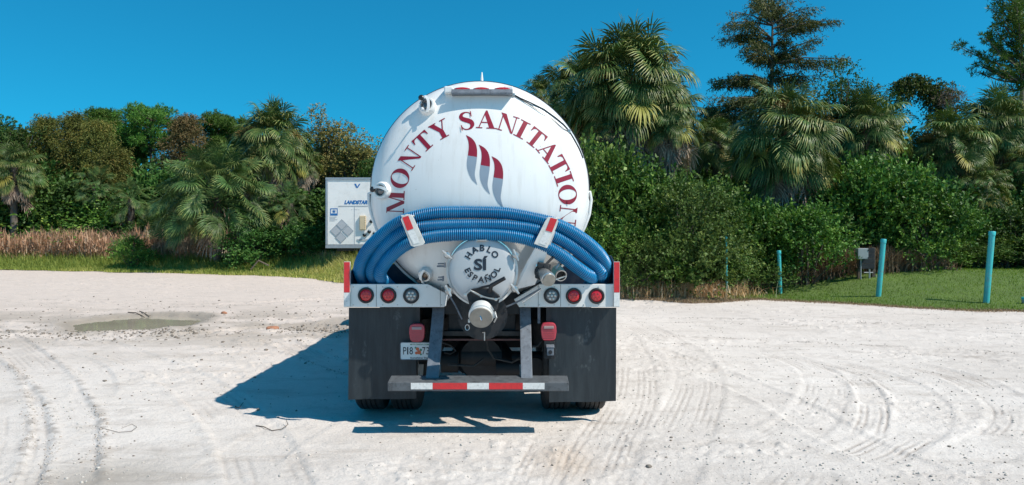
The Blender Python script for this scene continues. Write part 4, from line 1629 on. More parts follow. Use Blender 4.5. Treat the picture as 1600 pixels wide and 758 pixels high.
def sand_material():
    t = NT('white sandy shell gravel')
    tc = 'Object'
    n1 = t.noise(.35, 5, .6)
    c = t.mix(t.ramp(n1, [(.35, 0.0), (.65, 1.0)]), (.60, .55, .51), (.70, .65, .61))
    # pinkish far left, paler near
    sep = t.n.new('ShaderNodeSeparateXYZ')
    t.l.new(t.tc.outputs['Object'], sep.inputs[0])
    pk = t.math('MULTIPLY', t.ramp(t.math('DIVIDE', sep.outputs[1], 40.0), [(.22, 0.0), (.40, 1.0)]), t.ramp(t.math('ADD', t.math('DIVIDE', sep.outputs[0], 40.0), .5), [(.35, 1.0), (.55, .35)]))
    c = t.mix(pk, c, (.60, .515, .46))
    streak = t.ramp(t.noise(1.0, 8, .78, stretch=(.5, 2.2, 1)), [(.54, 0.0), (.66, .55)])
    c = t.mix(streak, c, (.43, .37, .32))
    # little crumbs and scratches, their tiny shadows painted as dark dashes
    mask = t.ramp(t.noise(.8, 5, .65), [(.44, .12), (.62, 1.0)])
    dash = t.ramp(t.noise(1.0, 9, .85, stretch=(7, 13, 7)), [(.61, 0.0), (.66, .7)])
    c = t.mix(t.math('MULTIPLY', dash, mask), c, (.25, .22, .20))
    pale = t.ramp(t.noise(1.0, 9, .85, stretch=(9, 9, 9)), [(.62, 0.0), (.66, .6)])
    c = t.mix(t.math('MULTIPLY', pale, mask), c, (.80, .76, .73))
    blot = t.ramp(t.noise(2.3, 7, .7), [(.5, 0.0), (.72, .55)])
    c = t.mix(blot, c, (.40, .355, .32))
    fine = t.ramp(t.noise(55, 5, .75), [(.30, 0.0), (.5, 1.0)])
    c = t.mix(t.math('MULTIPLY', t.math('SUBTRACT', 1.0, fine), .45), c, (.30, .27, .25))
    grit = t.ramp(t.noise(22, 6, .75), [(.62, 0.0), (.70, 1.0)])
    gmask = t.ramp(t.noise(.9, 4, .6), [(.42, .10), (.65, .75)])
    c = t.mix(t.math('MULTIPLY', grit, gmask), c, (.24, .21, .19))
    c = t.mix(t.math('MINIMUM', t.attr('dark'), .75), c, (.27, .235, .21))
    c = t.mix(t.math('MINIMUM', t.attr('damp'), .85), c, (.27, .235, .195))
    c = t.mix(t.attr('rusty'), c, (.48, .33, .20))
    t.col(c)
    t.set(rough=.9, spec=.25)
    h = t.math('ADD', t.noise(40, 6, .75), t.math('MULTIPLY', t.noise(9, 4, .6), 1.5))
    t.bump(h, .8, .016)
    return t.m


M['sand'] = sand_material()
g = link('ground', np_mesh('ground', V, F, M['sand'], {'damp': ('POINT', damp), 'dark': ('POINT', dk), 'rusty': ('POINT', stain2)}, smooth=True))
tag(g, kind='structure')

# puddle : one sheet of still murky water
t = NT('murky puddle water')
t.col(t.mix(t.ramp(t.noise(1.2, 3), [(.3, 0.), (.7, 1.)]), (.36, .32, .25), (.43, .385, .305)))
t.set(rough=.04, spec=.5)
t.bump(t.noise(6, 2), .04, .01)
M['water'] = t.m
m = MB()
hp = float(sand_h(np.array([PUD[0]]), np.array([PUD[1] + .0]), False)[0][0])
base = (fbm(np.array([PUD[0] * .22]), np.array([PUD[1] * .22]), 1, 3)[0] - .5) * .10
PZ = base - .055
n = 60
ring_ = [(PUD[0] + 3.4 * math.cos(t_), PUD[1] + 3.2 * math.sin(t_), PZ) for t_ in np.linspace(0, 2 * math.pi, n, endpoint=False)]
m.add(ring_, [tuple(range(n))])
w_ = m.build('puddle_water', M['water'])
tag(w_, kind='structure')

# ---- grass verge on the left and lawn mound on the right (sheets above the sand)
def verge_edge(x):
    """y of the near edge of the left verge at x"""
    y0 = np.interp(x, [-60, -24, -10, -6.2, -3], [42, 37, 31.5, 28, 27.5])
    return y0 + (fbm(x * .5, x * 0 + 3, 71, 3) - .5) * 1.6


def lawn_edge(x):
    y0 = np.interp(x, [0, 3.0, 4.5, 6.5, 8.5, 11.5, 14, 30], [22.5, 20.4, 19.3, 20.3, 18.9, 16.9, 16.3, 15.5])
    return y0 + (fbm(x * .8, x * 0 + 9, 72, 3) - .5) * .9


def lawn_z(x, y):
    e = lawn_edge(x)
    t = sstep(0, 7.0, y - e) * sstep(5.5, 11.0, x)
    return .012 * sstep(0, .6, y - e) + .62 * t + (fbm(x * .8, y * .8, 73, 3) - .5) * .06 * sstep(0, 1.5, y - e)


def verge_z(x, y):
    return .02 + .22 * sstep(0, 9, y - verge_edge(x)) + (fbm(x * .4, y * .4, 74, 3) - .5) * .12 * sstep(0, 2, y - verge_edge(x))


def sheet(name, x0, x1, nx, edge, depth, ny, zf, mat):
    X = np.linspace(x0, x1, nx)
    e = edge(X)
    Tt = np.linspace(0, 1, ny) ** 1.6
    Y = e[None, :] + Tt[:, None] * depth
    XX = np.repeat(X[None, :], ny, 0)
    hs, _ = sand_h(XX.ravel(), Y.ravel(), False)
    Z = zf(XX.ravel(), Y.ravel()) + np.maximum(hs, 0) * 1.0 + .008
    # the outer border dips into the sand
    Z = np.where(np.repeat(Tt, nx) < 1e-6, hs - .03, Z)
    Vv = np.stack([XX.ravel(), Y.ravel(), Z], 1)
    i = (np.arange(ny - 1)[:, None] * nx + np.arange(nx - 1)[None, :])
    Ff = np.stack([i, i + 1, i + nx + 1, i + nx], -1).reshape(-1, 4)
    o = link(name, np_mesh(name, Vv, Ff, mat, smooth=True))
    return tag(o, kind='structure')


t = NT('verge soil with thatch')
c = t.mix(t.ramp(t.noise(1.5, 6, .7), [(.35, 0.), (.65, 1.)]), (.09, .085, .035), (.16, .13, .07))
t.col(c); t.set(rough=.95); t.bump(t.noise(20, 5), .6, .03)
M['verge'] = t.m
t = NT('lawn turf')
c = t.mix(t.ramp(t.noise(1.1, 6, .7), [(.35, 0.), (.65, 1.)]), (.080, .145, .022), (.12, .20, .034))
c = t.mix(t.ramp(t.noise(25, 5, .7), [(.40, .7), (.6, 0.)]), c, (.05, .065, .02))
# straw coloured strip on the left end of the lawn
sep = t.n.new('ShaderNodeSeparateXYZ')
t.l.new(t.tc.outputs['Object'], sep.inputs[0])
st = t.ramp(t.math('ADD', t.math('MULTIPLY', sep.outputs[0], .1), t.math('MULTIPLY', t.noise(.8, 4), .12)), [(.60, 1.0), (.74, 0.0)])
c = t.mix(st, c, (.33, .25, .16))
t.col(c); t.set(rough=.95); t.bump(t.noise(30, 5), .6, .02)
M['turf'] = t.m
sheet('grass_verge', -60, -1.0, 300, verge_edge, 40, 50, verge_z, M['verge'])
sheet('lawn', 1.2, 40, 300, lawn_edge, 40, 60, lawn_z, M['turf'])

# ---- grass (uncountable): blades as one mesh per patch
def blades(name, X, Y, Z, H, Wd, mat, lean=.35, seg=2, tint=None, seed=1, spread=None):
    r = np.random.default_rng(seed)
    n = len(X)
    az = r.uniform(0, 2 * np.pi, n)
    ln = r.normal(0, lean, n)
    side = np.stack([np.cos(az), np.sin(az), np.zeros(n)], 1) * (Wd[:, None] / 2)
    fa = az + r.uniform(0.6, 2.5, n)
    f = np.stack([np.cos(fa), np.sin(fa), np.zeros(n)], 1)
    B = np.stack([X, Y, Z], 1)
    V = [B - side, B + side]
    for k in range(1, seg + 1):
        t = k / seg
        P = B + np.array([0, 0, 1.0]) * (H * t * (1 - .25 * np.abs(ln) * t))[:, None] + f * (H * np.abs(ln) * t * t)[:, None]
        if k < seg:
            V += [P - side * .8, P + side * .8]
        else:
            V += [P - side * .12, P + side * .12]
    V = np.stack(V, 1)
    st_ = 2 * (seg + 1)
    base = np.arange(n)[:, None] * st_
    Fq = np.concatenate([base + np.array([[2 * k, 2 * k + 1, 2 * k + 3, 2 * k + 2]]) for k in range(seg)], 1).reshape(-1, 4)
    tn = r.uniform(0, 1, n) if tint is None else tint
    me = np_mesh(name, V.reshape(-1, 3), Fq, mat, {'tint': ('FACE', np.repeat(tn, seg))})
    o = link(name, me)
    return o


# lawn
n = 70000
X = rng.uniform(3.2, 17, n); e = lawn_edge(X)
Y = e + rng.uniform(0, 1, n) ** 1.2 * 8.5
ok = (X > 5.8) | (rng.uniform(0, 1, n) < .25)
X, Y = X[ok], Y[ok]
hs, _ = sand_h(X, Y, False)
Z = lawn_z(X, Y) + np.maximum(hs, 0)
H = rng.uniform(.02, .065, len(X)) * (1 + 1.0 * (rng.uniform(0, 1, len(X)) < .05))
o = blades('lawn_grass', X, Y, Z, H, rng.uniform(.008, .018, len(X)), M['grass_lawn'], .5, 1, np.clip(1.1 * (fbm(X * .9, Y * .9, 88, 4) - .25) + rng.normal(0, .15, len(X)), 0, 1))
tag(o, 'short bright green mown lawn around the teal pipes on the right', 'grass', kind='stuff')
# straw patch at the left end of the lawn, running along its border
n = 26000
X = np.concatenate([rng.normal(4.2, 1.0, n // 2), rng.uniform(5, 16, n // 2)])
e = lawn_edge(X)
Y = e + np.where(np.arange(len(X)) < n // 2, rng.uniform(-.2, 2.2, len(X)), rng.normal(.0, .16, len(X)))
hs, _ = sand_h(X, Y, False)
o = blades('dead_grass', X, Y, np.maximum(hs, lawn_z(X, Y)), rng.uniform(.02, .10, len(X)) * np.where(np.arange(len(X)) < n // 2, 1, .6), rng.uniform(.008, .02, len(X)), M['grass_straw'], .9, 1, seed=3)
tag(o, 'flattened straw coloured dead grass along the border of lawn and sand', 'dead grass', kind='stuff')
# low green growth on the left verge
n = 80000
X = rng.uniform(-30, -4.5, n); e = verge_edge(X)
q = rng.uniform(0, 1, n)
Y = e + q ** 1.5 * 7
Z = verge_z(X, Y)
Y = Y - .5 * rng.uniform(0, 1, n) ** 3
H = (.12 + .75 * sstep(-.3, 4, Y - e)) * rng.uniform(.5, 1.3, n)
tint = np.clip(rng.uniform(0, .65, n) + .55 * sstep(.5, .7, fbm(X * .35, Y * .35, 5, 3)) * rng.uniform(0, 1, n) + .4 * np.exp(-((X + 7) / 1.6) ** 2), 0, 1)
o = blades('verge_grass', X, Y, Z, H, rng.uniform(.015, .04, n), M['grass_green'], .45, 2, tint, seed=4)
tag(o, 'uncut green grass along the far left edge of the sand lot', 'grass', kind='stuff')
# red brown seed heads behind it
n = 13000
X = rng.uniform(-34, -13.2, n); e = verge_edge(X)
dens = fbm(X * .6, X * 0, 17, 3)
Y = e + 2.6 + rng.uniform(0, 1, n) * 3.6
H = (1.65 + .9 * (dens - .3)) * rng.uniform(.45, 1.1, n)
ok = rng.uniform(0, 1, n) < .35 + dens
X, Y, H = X[ok], Y[ok], H[ok]
# stems, and on them loose feathery seed heads
st_n = len(X)
zs = verge_z(X, Y)
rep = 3
up_ = rng.uniform(.35, .80, st_n * rep)
X = np.concatenate([X, np.repeat(X, rep) + rng.normal(0, .10, st_n * rep)]); Y = np.concatenate([Y, np.repeat(Y, rep) + rng.normal(0, .10, st_n * rep)])
Z = np.concatenate([zs, np.repeat(zs, rep) + np.repeat(H, rep) * up_])
H = np.concatenate([H * .95, np.repeat(H, rep) * .22 * rng.uniform(.6, 1.3, st_n * rep)])
Wb = np.concatenate([rng.uniform(.012, .03, st_n), rng.uniform(.03, .07, st_n * rep)])
tn = np.concatenate([rng.uniform(0, .6, st_n), np.clip(rng.normal(.55, .25, st_n * rep), 0, 1)])
o = blades('tall_dry_grass', X, Y, Z, H, Wb, M['grass_dry'], .5, 2, tn, seed=5)
tag(o, 'tall reddish brown dry grass standing behind the green verge on the left', 'dry grass', kind='stuff')
# patches of the same below the fan palms
n = 7000
cx = rng.choice([-13.6, -11.9, -10.4, -9.4, -8.2, -7.4], n)
X = cx + rng.normal(0, .38, n)
Y = verge_edge(X) + 3.2 + rng.uniform(0, 1.2, n)
o = blades('dry_grass_clumps', X, Y, verge_z(X, Y), (1.1 + .3 * np.sin(cx * 7)) * rng.uniform(.4, 1.1, n), rng.uniform(.02, .045, n), M['grass_dry'], .3, 3, seed=6)
tag(o, 'clumps of reddish dry grass between the low fan palm and the white trailer', 'dry grass', kind='stuff')
# brown thicket at the foot of the shrubs on the right
n = 16000
X = rng.uniform(6.8, 13.5, n)
base_y = np.interp(X, [6, 9, 12, 14], [22.6, 23.2, 23.6, 23.9])
Y = base_y + rng.normal(0, .25, n)
hs = lawn_z(X, Y)
H = np.interp(X, [6.8, 8, 10, 12, 13.5], [.35, .55, .75, .7, .3]) * rng.uniform(.4, 1.2, n) * (.6 + .8 * fbm(X * 1.2, X * 0, 44, 2))
o = blades('dead_thicket', X, Y, hs, H, rng.uniform(.01, .03, n), M['thicket'], .7, 3, seed=7)
tag(o, 'tangle of dead brown stems at the foot of the green thicket behind the meter stand', 'dead brush', kind='stuff')
n = 6000
X = rng.normal(4.4, .9, n)
Y = rng.normal(21.2, .35, n)
o = blades('dead_stems', X, Y, lawn_z(X, Y) + .0, .45 * rng.uniform(.3, 1.2, n), rng.uniform(.01, .025, n), M['grass_dry'], .6, 2, seed=8)
tag(o, 'reddish dead stems at the foot of the bushes right of the truck', 'dead brush', kind='stuff')

# ---- gravel : small stones strewn over the sand
def pebble_mesh(name, X, Y, S, mat, seed):
    r = np.random.default_rng(seed)
    bm = bmesh.new()
    bmesh.ops.create_icosphere(bm, subdivisions=1, radius=1)
    bv = np.array([v.co[:] for v in bm.verts]); bf = np.array([[v.index for v in f.verts] for f in bm.faces])
    bm.free()
    n = len(X)
    hs, _ = sand_h(X, Y)
    sc = S[:, None, None] * r.uniform(.55, 1.25, (n, 1, 3)) * np.array([1, 1, .7])
    V = bv[None] * (1 + r.uniform(-.22, .22, (n, len(bv), 1))) * sc
    a = r.uniform(0, 6.28, n)
    c, s = np.cos(a)[:, None], np.sin(a)[:, None]
    V = np.stack([V[..., 0] * c - V[..., 1] * s, V[..., 0] * s + V[..., 1] * c, V[..., 2]], -1)
    V = V + np.stack([X, Y, hs + S * .25], 1)[:, None, :]
    F = bf[None] + (np.arange(n) * len(bv))[:, None, None]
    return link(name, np_mesh(name, V.reshape(-1, 3), F.reshape(-1, 3), mat))


def scatter(n, y0, y1, seed, power=1.6):
    r = np.random.default_rng(seed)
    y = y0 + (y1 - y0) * r.uniform(0, 1, n) ** power
    x = r.uniform(-1, 1, n) * (y * .70 + .3)
    return x, y, r


X, Y, r_ = scatter(9000, 4.8, 26, 11)
k = (fbm(X * .6, Y * .9, 55, 3) + .18 * (X > 1) > r_.uniform(.3, .75, len(X))) & (puddle_d(X, Y) > 1.15)
X, Y = X[k], Y[k]
o = pebble_mesh('gravel', X, Y, .004 + .011 * r_.uniform(0, 1, len(X)) ** 3, M['stone'], 12)
tag(o, 'pale limestone pebbles strewn over the sand lot', 'gravel', kind='stuff')
X, Y, r_ = scatter(3800, 4.8, 24, 13)
k = (fbm(X * .5, Y * .8, 56, 3) + .12 * (X > 1) > r_.uniform(.35, .75, len(X))) & (puddle_d(X, Y) > 1.1)
X, Y = X[k], Y[k]
o = pebble_mesh('dirt_clods', X, Y, .004 + .010 * r_.uniform(0, 1, len(X)) ** 3, M['darkstone'], 14)
tag(o, 'small dark clods and chips lying on the white sand', 'gravel', kind='stuff')
# churned clods near the puddle and beside the brick
r_ = np.random.default_rng(15)
X = np.concatenate([r_.uniform(-11, -5.5, 380), r_.uniform(-4.2, -2.6, 260), r_.normal(-6.2, .8, 200), r_.uniform(-12, -2.5, 700)])
Y = np.concatenate([r_.normal(13.5, .30, 380), r_.normal(14.0, .35, 260), r_.normal(13.5, .4, 200), r_.normal(15.0, 2.6, 700)])
k = puddle_d(X, Y) > 1.0
o = pebble_mesh('mud_clods', X[k], Y[k], .008 + .022 * r_.uniform(0, 1, k.sum()) ** 2, M['darkstone'], 16)
tag(o, 'crumbly brown clods around the rim of the puddle', 'clods', kind='stuff')

# crumbs thrown up along the wheel tracks
CX, CY = [], []
r_ = np.random.default_rng(31)
for it, (pts, hw, dep, per, ribs) in enumerate(TRACKS):
    if dep < .009: continue
    W = spline2([gpt(*p) for p in pts], 30)
    d = np.gradient(W, axis=0); d /= np.linalg.norm(d, axis=1)[:, None] + 1e-9
    nrm_ = np.stack([-d[:, 1], d[:, 0]], 1)
    for sgn in (-1, 1):
        k = 5
        q = np.repeat(W + nrm_ * hw * sgn * 1.05, k, 0)
        m_ = fbm(q[:, 0] * 2.5, q[:, 1] * 2.5, 33 + it, 2) > .50
        q = q[m_] + r_.normal(0, .035, (m_.sum(), 2))
        CX.append(q[:, 0]); CY.append(q[:, 1])
X = np.concatenate(CX); Y = np.concatenate(CY)
k = (Y < 22) & (Y > 4.6) & (puddle_d(X, Y) > 1.1)
o = pebble_mesh('track_crumbs', X[k], Y[k], .003 + .010 * r_.uniform(0, 1, k.sum()) ** 2.4, M['crumb'], 32)
tag(o, 'sandy crumbs lying along the edges of the wheel tracks', 'crumbs', kind='stuff')

# ================================================================== THINGS
def ground_z(x, y):
    a = float(sand_h(np.array([x]), np.array([y]), False)[0][0])
    return a


def lawn_at(x, y):
    return float(lawn_z(np.array([x]), np.array([y]))[0]) + max(0, ground_z(x, y)) + .008


# ---- white box trailer behind the verge
TD = 31.5
tr = empty('box_trailer', (xx(556, TD), TD, 0))
tag(tr, 'white box trailer parked in the grass behind the tanker truck', 'trailer')
x0_, x1_ = xx(508.5, TD), xx(508.5, TD) + 2.60
z0_, z1_ = zz(388, TD), zz(277.5, TD)
m = MB(); m.box2((x0_ + .02, TD + .01, z0_ + .14), (x1_ - .02, TD + 13.5, z1_ - .02))
body = m.build('trailer_body', M['trailer_white'], tr, bevel=.03)
m = MB()
m.box2((x0_, TD - .02, z1_ - .10), (x1_, TD + 13.5, z1_ + .002)); m.build('top_rail', M['trailer_alu'], tr, bevel=.01)
m = MB(); m.box2((x0_, TD - .02, z0_), (x1_, TD + 13.5, z0_ + .13)); m.build('bottom_rail', M['trailer_alu'], tr, bevel=.01)
for xa in (x0_, x1_ - .10):
    m = MB(); m.box2((xa, TD - .015, z0_ + .132), (xa + .10, TD + .10, z1_ - .102)); m.build('corner_post', M['trailer_alu'], tr, bevel=.02)
y_ = TD + .006
def tp(px, py): return (xx(px, y_), y_, zz(py, y_))
m = MB(); m.box2((xx(529, y_), y_ - .006, zz(322.6, y_)), (xx(575, y_), y_, zz(321.4, y_))); m.build('panel_joint', M['faint_print'], body)
m = MB(); m.box2((xx(553.6, y_), y_ - .005, z0_ + .14), (xx(554.3, y_), y_, zz(323, y_))); m.build('panel_joint', M['faint_print'], body)
text_flat('LANDSTAR', (xx(556, y_), y_ - .002, zz(316.2, y_)), .165, 36.5 / FPX * y_, M['blue_print'], body, 'lettering', .06, .3)
text_flat('05 11 0907 10', (xx(555, y_), y_ - .002, zz(327.6, y_)), .035, .34, M['faint_print'], body, 'small_lettering', .01)
# V shaped mark with a winged bar
m = MB()
for poly in ([(553.5, 288), (562.5, 288), (561.8, 289.8), (555.2, 289.8)], [(556.0, 290), (558.2, 290), (559, 294), (558.3, 294.4)], [(560.0, 290), (562.2, 290), (559.3, 294.3), (558, 293.9)], ):
    pass
V_ = [(553, 287.2), (556.4, 287.2), (558.2, 292), (561, 287.2), (563.2, 287.2), (559.2, 293.6), (556.6, 293.6), (554.4, 288.8)]
m.add([(xx(a, y_), y_ - .003, zz(b, y_)) for a, b in V_], [(0, 1, 2, 6, 7), (2, 3, 4, 5, 6)])
m.build('emblem', M['blue_print'], body)
# square badge with a star and small print
m = MB()
for a, b, c_, d_ in ((516, 325.6, 527.6, 326.8), (516, 333.6, 527.6, 336.8), (516, 326.8, 517, 333.6), (526.6, 326.8, 527.6, 333.6)):
    m.box2((xx(a, y_), y_ - .003, zz(d_, y_)), (xx(c_, y_), y_, zz(b, y_)))
m.build('badge_frame', M['blue_print'], body)
m = MB()
c0 = (521.8, 330.4)
st_ = []
for k in range(10):
    r = 3.4 if k % 2 == 0 else 1.5
    a = math.radians(90 + k * 36)
    st_.append((xx(c0[0] + r * math.cos(a), y_), y_ - .004, zz(c0[1] - r * math.sin(a), y_)))
m.add(st_ + [(xx(c0[0], y_), y_ - .004, zz(c0[1], y_))], [(k, (k + 1) % 10, 10) for k in range(10)])
m.build('badge_star', M['blue_print'], body)
m = MB()
for i, (ln, py) in enumerate(((11, 339), (9, 341), (12, 343), (8, 345))):
    m.box2((xx(515, y_), y_ - .002, zz(py + .5, y_)), (xx(515 + ln, y_), y_, zz(py - .2, y_)))
m.build('small_lettering', M['faint_print'], body)
# placard holders: four grey diamonds set as one large diamond
def diamond(cx, cy, r, mt, name, dy):
    mm = MB()
    mm.prism([(xx(cx - r, y_), y_ - dy, zz(cy, y_)), (xx(cx, y_), y_ - dy, zz(cy - r * 1.0, y_)), (xx(cx + r, y_), y_ - dy, zz(cy, y_)), (xx(cx, y_), y_ - dy, zz(cy + r * 1.0, y_))], (0, .006, 0))
    return mm.build(name, mt, body)
for cx, cy in ((534, 351.5), (524.5, 361), (543.5, 361), (532.5, 371.5)):
    diamond(cx, cy, 9.0, M['trailer_alu'], 'placard_holder', .010)
    diamond(cx, cy, 7.6, M['faint_print'], 'placard', .014)
# beige box, couplings
m = MB(); m.box2((xx(562, TD), TD - .09, zz(359.5, TD)), (xx(572, TD), TD + .01, zz(337, TD))); bx_ = m.build('document_box', M['beige'], tr, bevel=.03)
m = MB()
for k in range(7): m.lathe([(.014, 0), (0, -.006)], (xx(571, TD), TD - .092, zz(339 + k * 2.8, TD)), (0, 1, 0), 6)
m.build('box_rivet', M['black_print'], bx_)
for px, py, r in ((569.5, 367, .075), (577, 362, .075), (580, 346, .07), (585, 365, .07)):
    c = T(px, py, TD)
    m = MB()
    m.lathe([(r, .01), (r, -.03), (r * .6, -.04), (r * .55, -.10), (0, -.11)], c, (0, 1, 0), 14)
    m.build('air_coupling', M['black_metal'], tr, smooth=True)
    m = MB()
    m.box(c + Vector((.02, -.09, .05)), (.10, .05, .04), (0, .5, 0))
    m.build('coupling_lever', M['alu'], tr)
m = MB()
m.box2((xx(558, TD), TD - .01, zz(376, TD)), (xx(575, TD), TD + .008, zz(373.5, TD)))
m.build('registration_plate', M['faint_print'], tr)
for dx in (.35, 2.2):
    m = MB()
    m.box2((x0_ + dx - .06, TD + 1.6, .12), (x0_ + dx + .06, TD + 1.75, z0_))
    m.box2((x0_ + dx - .15, TD + 1.5, .06), (x0_ + dx + .15, TD + 1.85, .12))
    m.build('landing_leg', M['black_metal'], tr, bevel=.005)
m = MB(); m.box2((x0_ + .4, TD + .3, z0_ - .12), (x0_ + 2.2, TD + 12.5, z0_ - .002)); m.build('underframe', M['black_metal'], tr)
m = MB(); m.tube([(x0_ + .35, TD + 1.67, .75), (x0_ + 2.2, TD + 1.67, .75)], .03, 8); m.build('cross_shaft', M['black_metal'], tr)
for yy in (10.8, 12.0):
    for s_ in (.25, 2.35):
        h = link('wheel', RM[1], tr, loc=Vector((x0_ + s_, TD + yy, .5)) - world_off(tr))
        link('tyre', _t, h)

# ---- teal pipes (vent pipes) on the lawn
def pipe(px_t, py_t, px_b, D, label, r=.060, cap=True, green=False):
    xb = xx(px_b, D)
    zb_ = lawn_at(xb, D) - .02
    xt = xx(px_t, D)
    zt_ = zz(py_t, D)
    root = empty('vent_pipe', (xb, D, zb_))
    tag(root, label, 'pipe', 'teal vent pipes standing along the lawn')
    a_, b_ = Vector((xb, D, zb_ - .05)), Vector((xt, D - .02, zt_))
    m = MB()
    m.tube([a_, b_ - (b_ - a_).normalized() * .05], r, 18)
    m.build('pipe', M['teal'], root, smooth=True)
    if cap:
        d = (b_ - a_).normalized()
        m = MB()
        m.lathe([(r * 1.12, -.10), (r * 1.12, -.012), (r * 1.0, 0), (0, .004)], b_, d, 20, caps=False)
        m.build('cap', M['teal'], root, smooth=True)
    return root
pipe(1549.5, 361.5, 1540.5, 18.6, 'tallest teal vent pipe, nearest the camera, leaning at the right of the lawn', .070)
pipe(1380, 373.5, 1372, 20.0, 'leaning teal vent pipe standing just right of the grey meter box', .066)
pipe(1216.5, 391.5, 1219.5, 21.6, 'short teal vent pipe left of the meter stand, at the left end of the lawn', .052)
pipe(1134, 369, 1136, 20.9, 'thin teal vent pipe half hidden by the leaves of the bushes', .030, True)
root = empty('pipe_stub', (xx(1601, 18.4), 18.4, lawn_at(xx(1601, 18.4), 18.4)))
tag(root, 'low grey green pipe stub in the lawn at the right edge of the picture', 'pipe')
m = MB(); m.tube([root.location + Vector((0, 0, -.05)), root.location + Vector((0, 0, .13))], .065, 16); m.build('pipe', M['box_grey'], root, smooth=True)
m = MB(); m.lathe([(.072, .10), (.072, .155), (0, .16)], root.location, (0, 0, 1), 16); m.build('cap', M['teal'], root, smooth=True)

# ---- round lids set in the lawn
for px, py, r, lab in ((1446, 466.0, .40, 'dark round septic lid in the lawn right of the leaning teal pipe'), (1277, 457.5, .42, 'dark round septic lid in the grass between the short teal pipe and the meter stand'),
                       (1576, 473.0, .34, 'flat worn septic lid at the foot of the tallest teal pipe'), (1342, 457.0, .30, 'low mossy lid in front of the meter stand posts')):
    D = CAM_H * FPX / (py - HZ)
    for _ in range(4):
        z = lawn_at(xx(px, D), D)
        D = (CAM_H - z) * FPX / (py - HZ)
    x = xx(px, D)
    root = empty('septic_lid', (x, D, z))
    tag(root, lab, 'septic lid', 'round septic lids in the lawn')
    m = MB(); m.lathe([(r, -.06), (r, .085), (r * .97, .095), (r * .86, .10), (0, .105)], (x, D, z), (0, 0, 1), 28)
    lid_ = m.build('lid', M['concrete'], root, smooth=True)
    m = MB(); m.tube([(x - .07, D, z + .10), (x - .06, D, z + .13), (x + .06, D, z + .13), (x + .07, D, z + .10)], .008, 6)
    m.build('handle', M['black_metal'], lid_)

# ---- meter stand
MD = 22.2
mx = xx(1354, MD)
mz = lawn_at(mx, MD)
st_ = empty('meter_stand', (mx, MD, mz))
tag(st_, 'grey meter box on a dark wooden backboard with two posts in front of the thicket', 'meter stand')
for xa, xb in ((1340.5, 1345), (1362.8, 1368)):
    m = MB(); m.box2((xx(xa, MD), MD, mz - .1), (xx(xb, MD), MD + .09, zz(387, MD))); m.build('post', M['wood_dark'], st_, bevel=.005)
m = MB()
for k in range(4):
    a_ = 387.5 + k * 8.2
    m2 = MB(); m2.box2((xx(1342, MD), MD - .03, zz(a_ + 7.9, MD)), (xx(1366, MD), MD - .002, zz(a_, MD))); m2.build('board', M['black_metal'], st_, bevel=.003)
m = MB(); m.box2((xx(1340.5, MD - .2), MD - .22, zz(405, MD - .2)), (xx(1356.5, MD - .2), MD - .032, zz(388.2, MD - .2)))
mb_ = m.build('meter_box', M['box_grey'], st_, bevel=.01)
m = MB(); m.box2((xx(1341, MD - .23), MD - .232, zz(404.3, MD - .2)), (xx(1354.8, MD - .23), MD - .222, zz(388.9, MD - .2))); m.build('box_door', M['box_grey'], mb_, bevel=.004)
m = MB()
for py in (391, 403):
    m.box(T(1356.8, py, MD - .23), (.02, .03, .035))
m.build('hinge', M['black_metal'], mb_)
for px, py0, r in ((1345, 405, .018), (1358.5, 421, .022)):
    m = MB(); m.tube([T(px, py0, MD - .10), Vector((xx(px, MD - .1), MD - .10, mz - .05))], r, 8); m.build('conduit', M['conduit'], st_, smooth=True)
m = MB(); m.tube([T(1350, 426, MD - .10), T(1364, 426, MD - .10)], .016, 8); m.build('conduit', M['conduit'], st_, smooth=True)
m = MB(); m.tube([T(1368.8, 430, MD), Vector((xx(1368.8, MD), MD, mz))], .014, 6); m.build('conduit', M['conduit'], st_, smooth=True)

# ---- loose things on the sand
def rock(name, px, py, size, mat, label, cat, seed):
    x, y = gpt(px, py)
    z = float(sand_h(np.array([x]), np.array([y]))[0][0])
    bm = bmesh.new()
    bmesh.ops.create_icosphere(bm, subdivisions=3, radius=1)
    r = random.Random(seed)
    dirs = [Vector((r.gauss(0, 1), r.gauss(0, 1), r.gauss(0, 1))).normalized() for _ in range(16)]
    for v in bm.verts:
        c = v.co.normalized()
        d = 1.0
        for q in dirs:
            k = c.dot(q)
            if k > .72: d = min(d, .80 / k + .03)
        v.co = Vector((c.x * d * size[0], c.y * d * size[1], c.z * d * size[2]))
    me = bpy.data.meshes.new(name)
    bm.to_mesh(me); bm.free()
    me.materials.append(mat)
    o = link(name, me, loc=(x, y, z + size[2] * .4), rot=(0, 0, r.uniform(-.3, .3)))
    return tag(o, label, cat)
rock('brick_rubble', 426, 514.5, (.135, .10, .065), M['brick'], 'broken reddish brick lying on the sand left of the truck', 'broken brick', 3)
rock('stone', 1014, 731, (.026, .02, .016), M['darkstone'], 'single dark stone on the sand near the bottom right of the truck', 'stone', 5)
rock('stone', 350, 492, (.07, .05, .035), M['brick'], 'small reddish stone at the right end of the puddle', 'stone', 7)

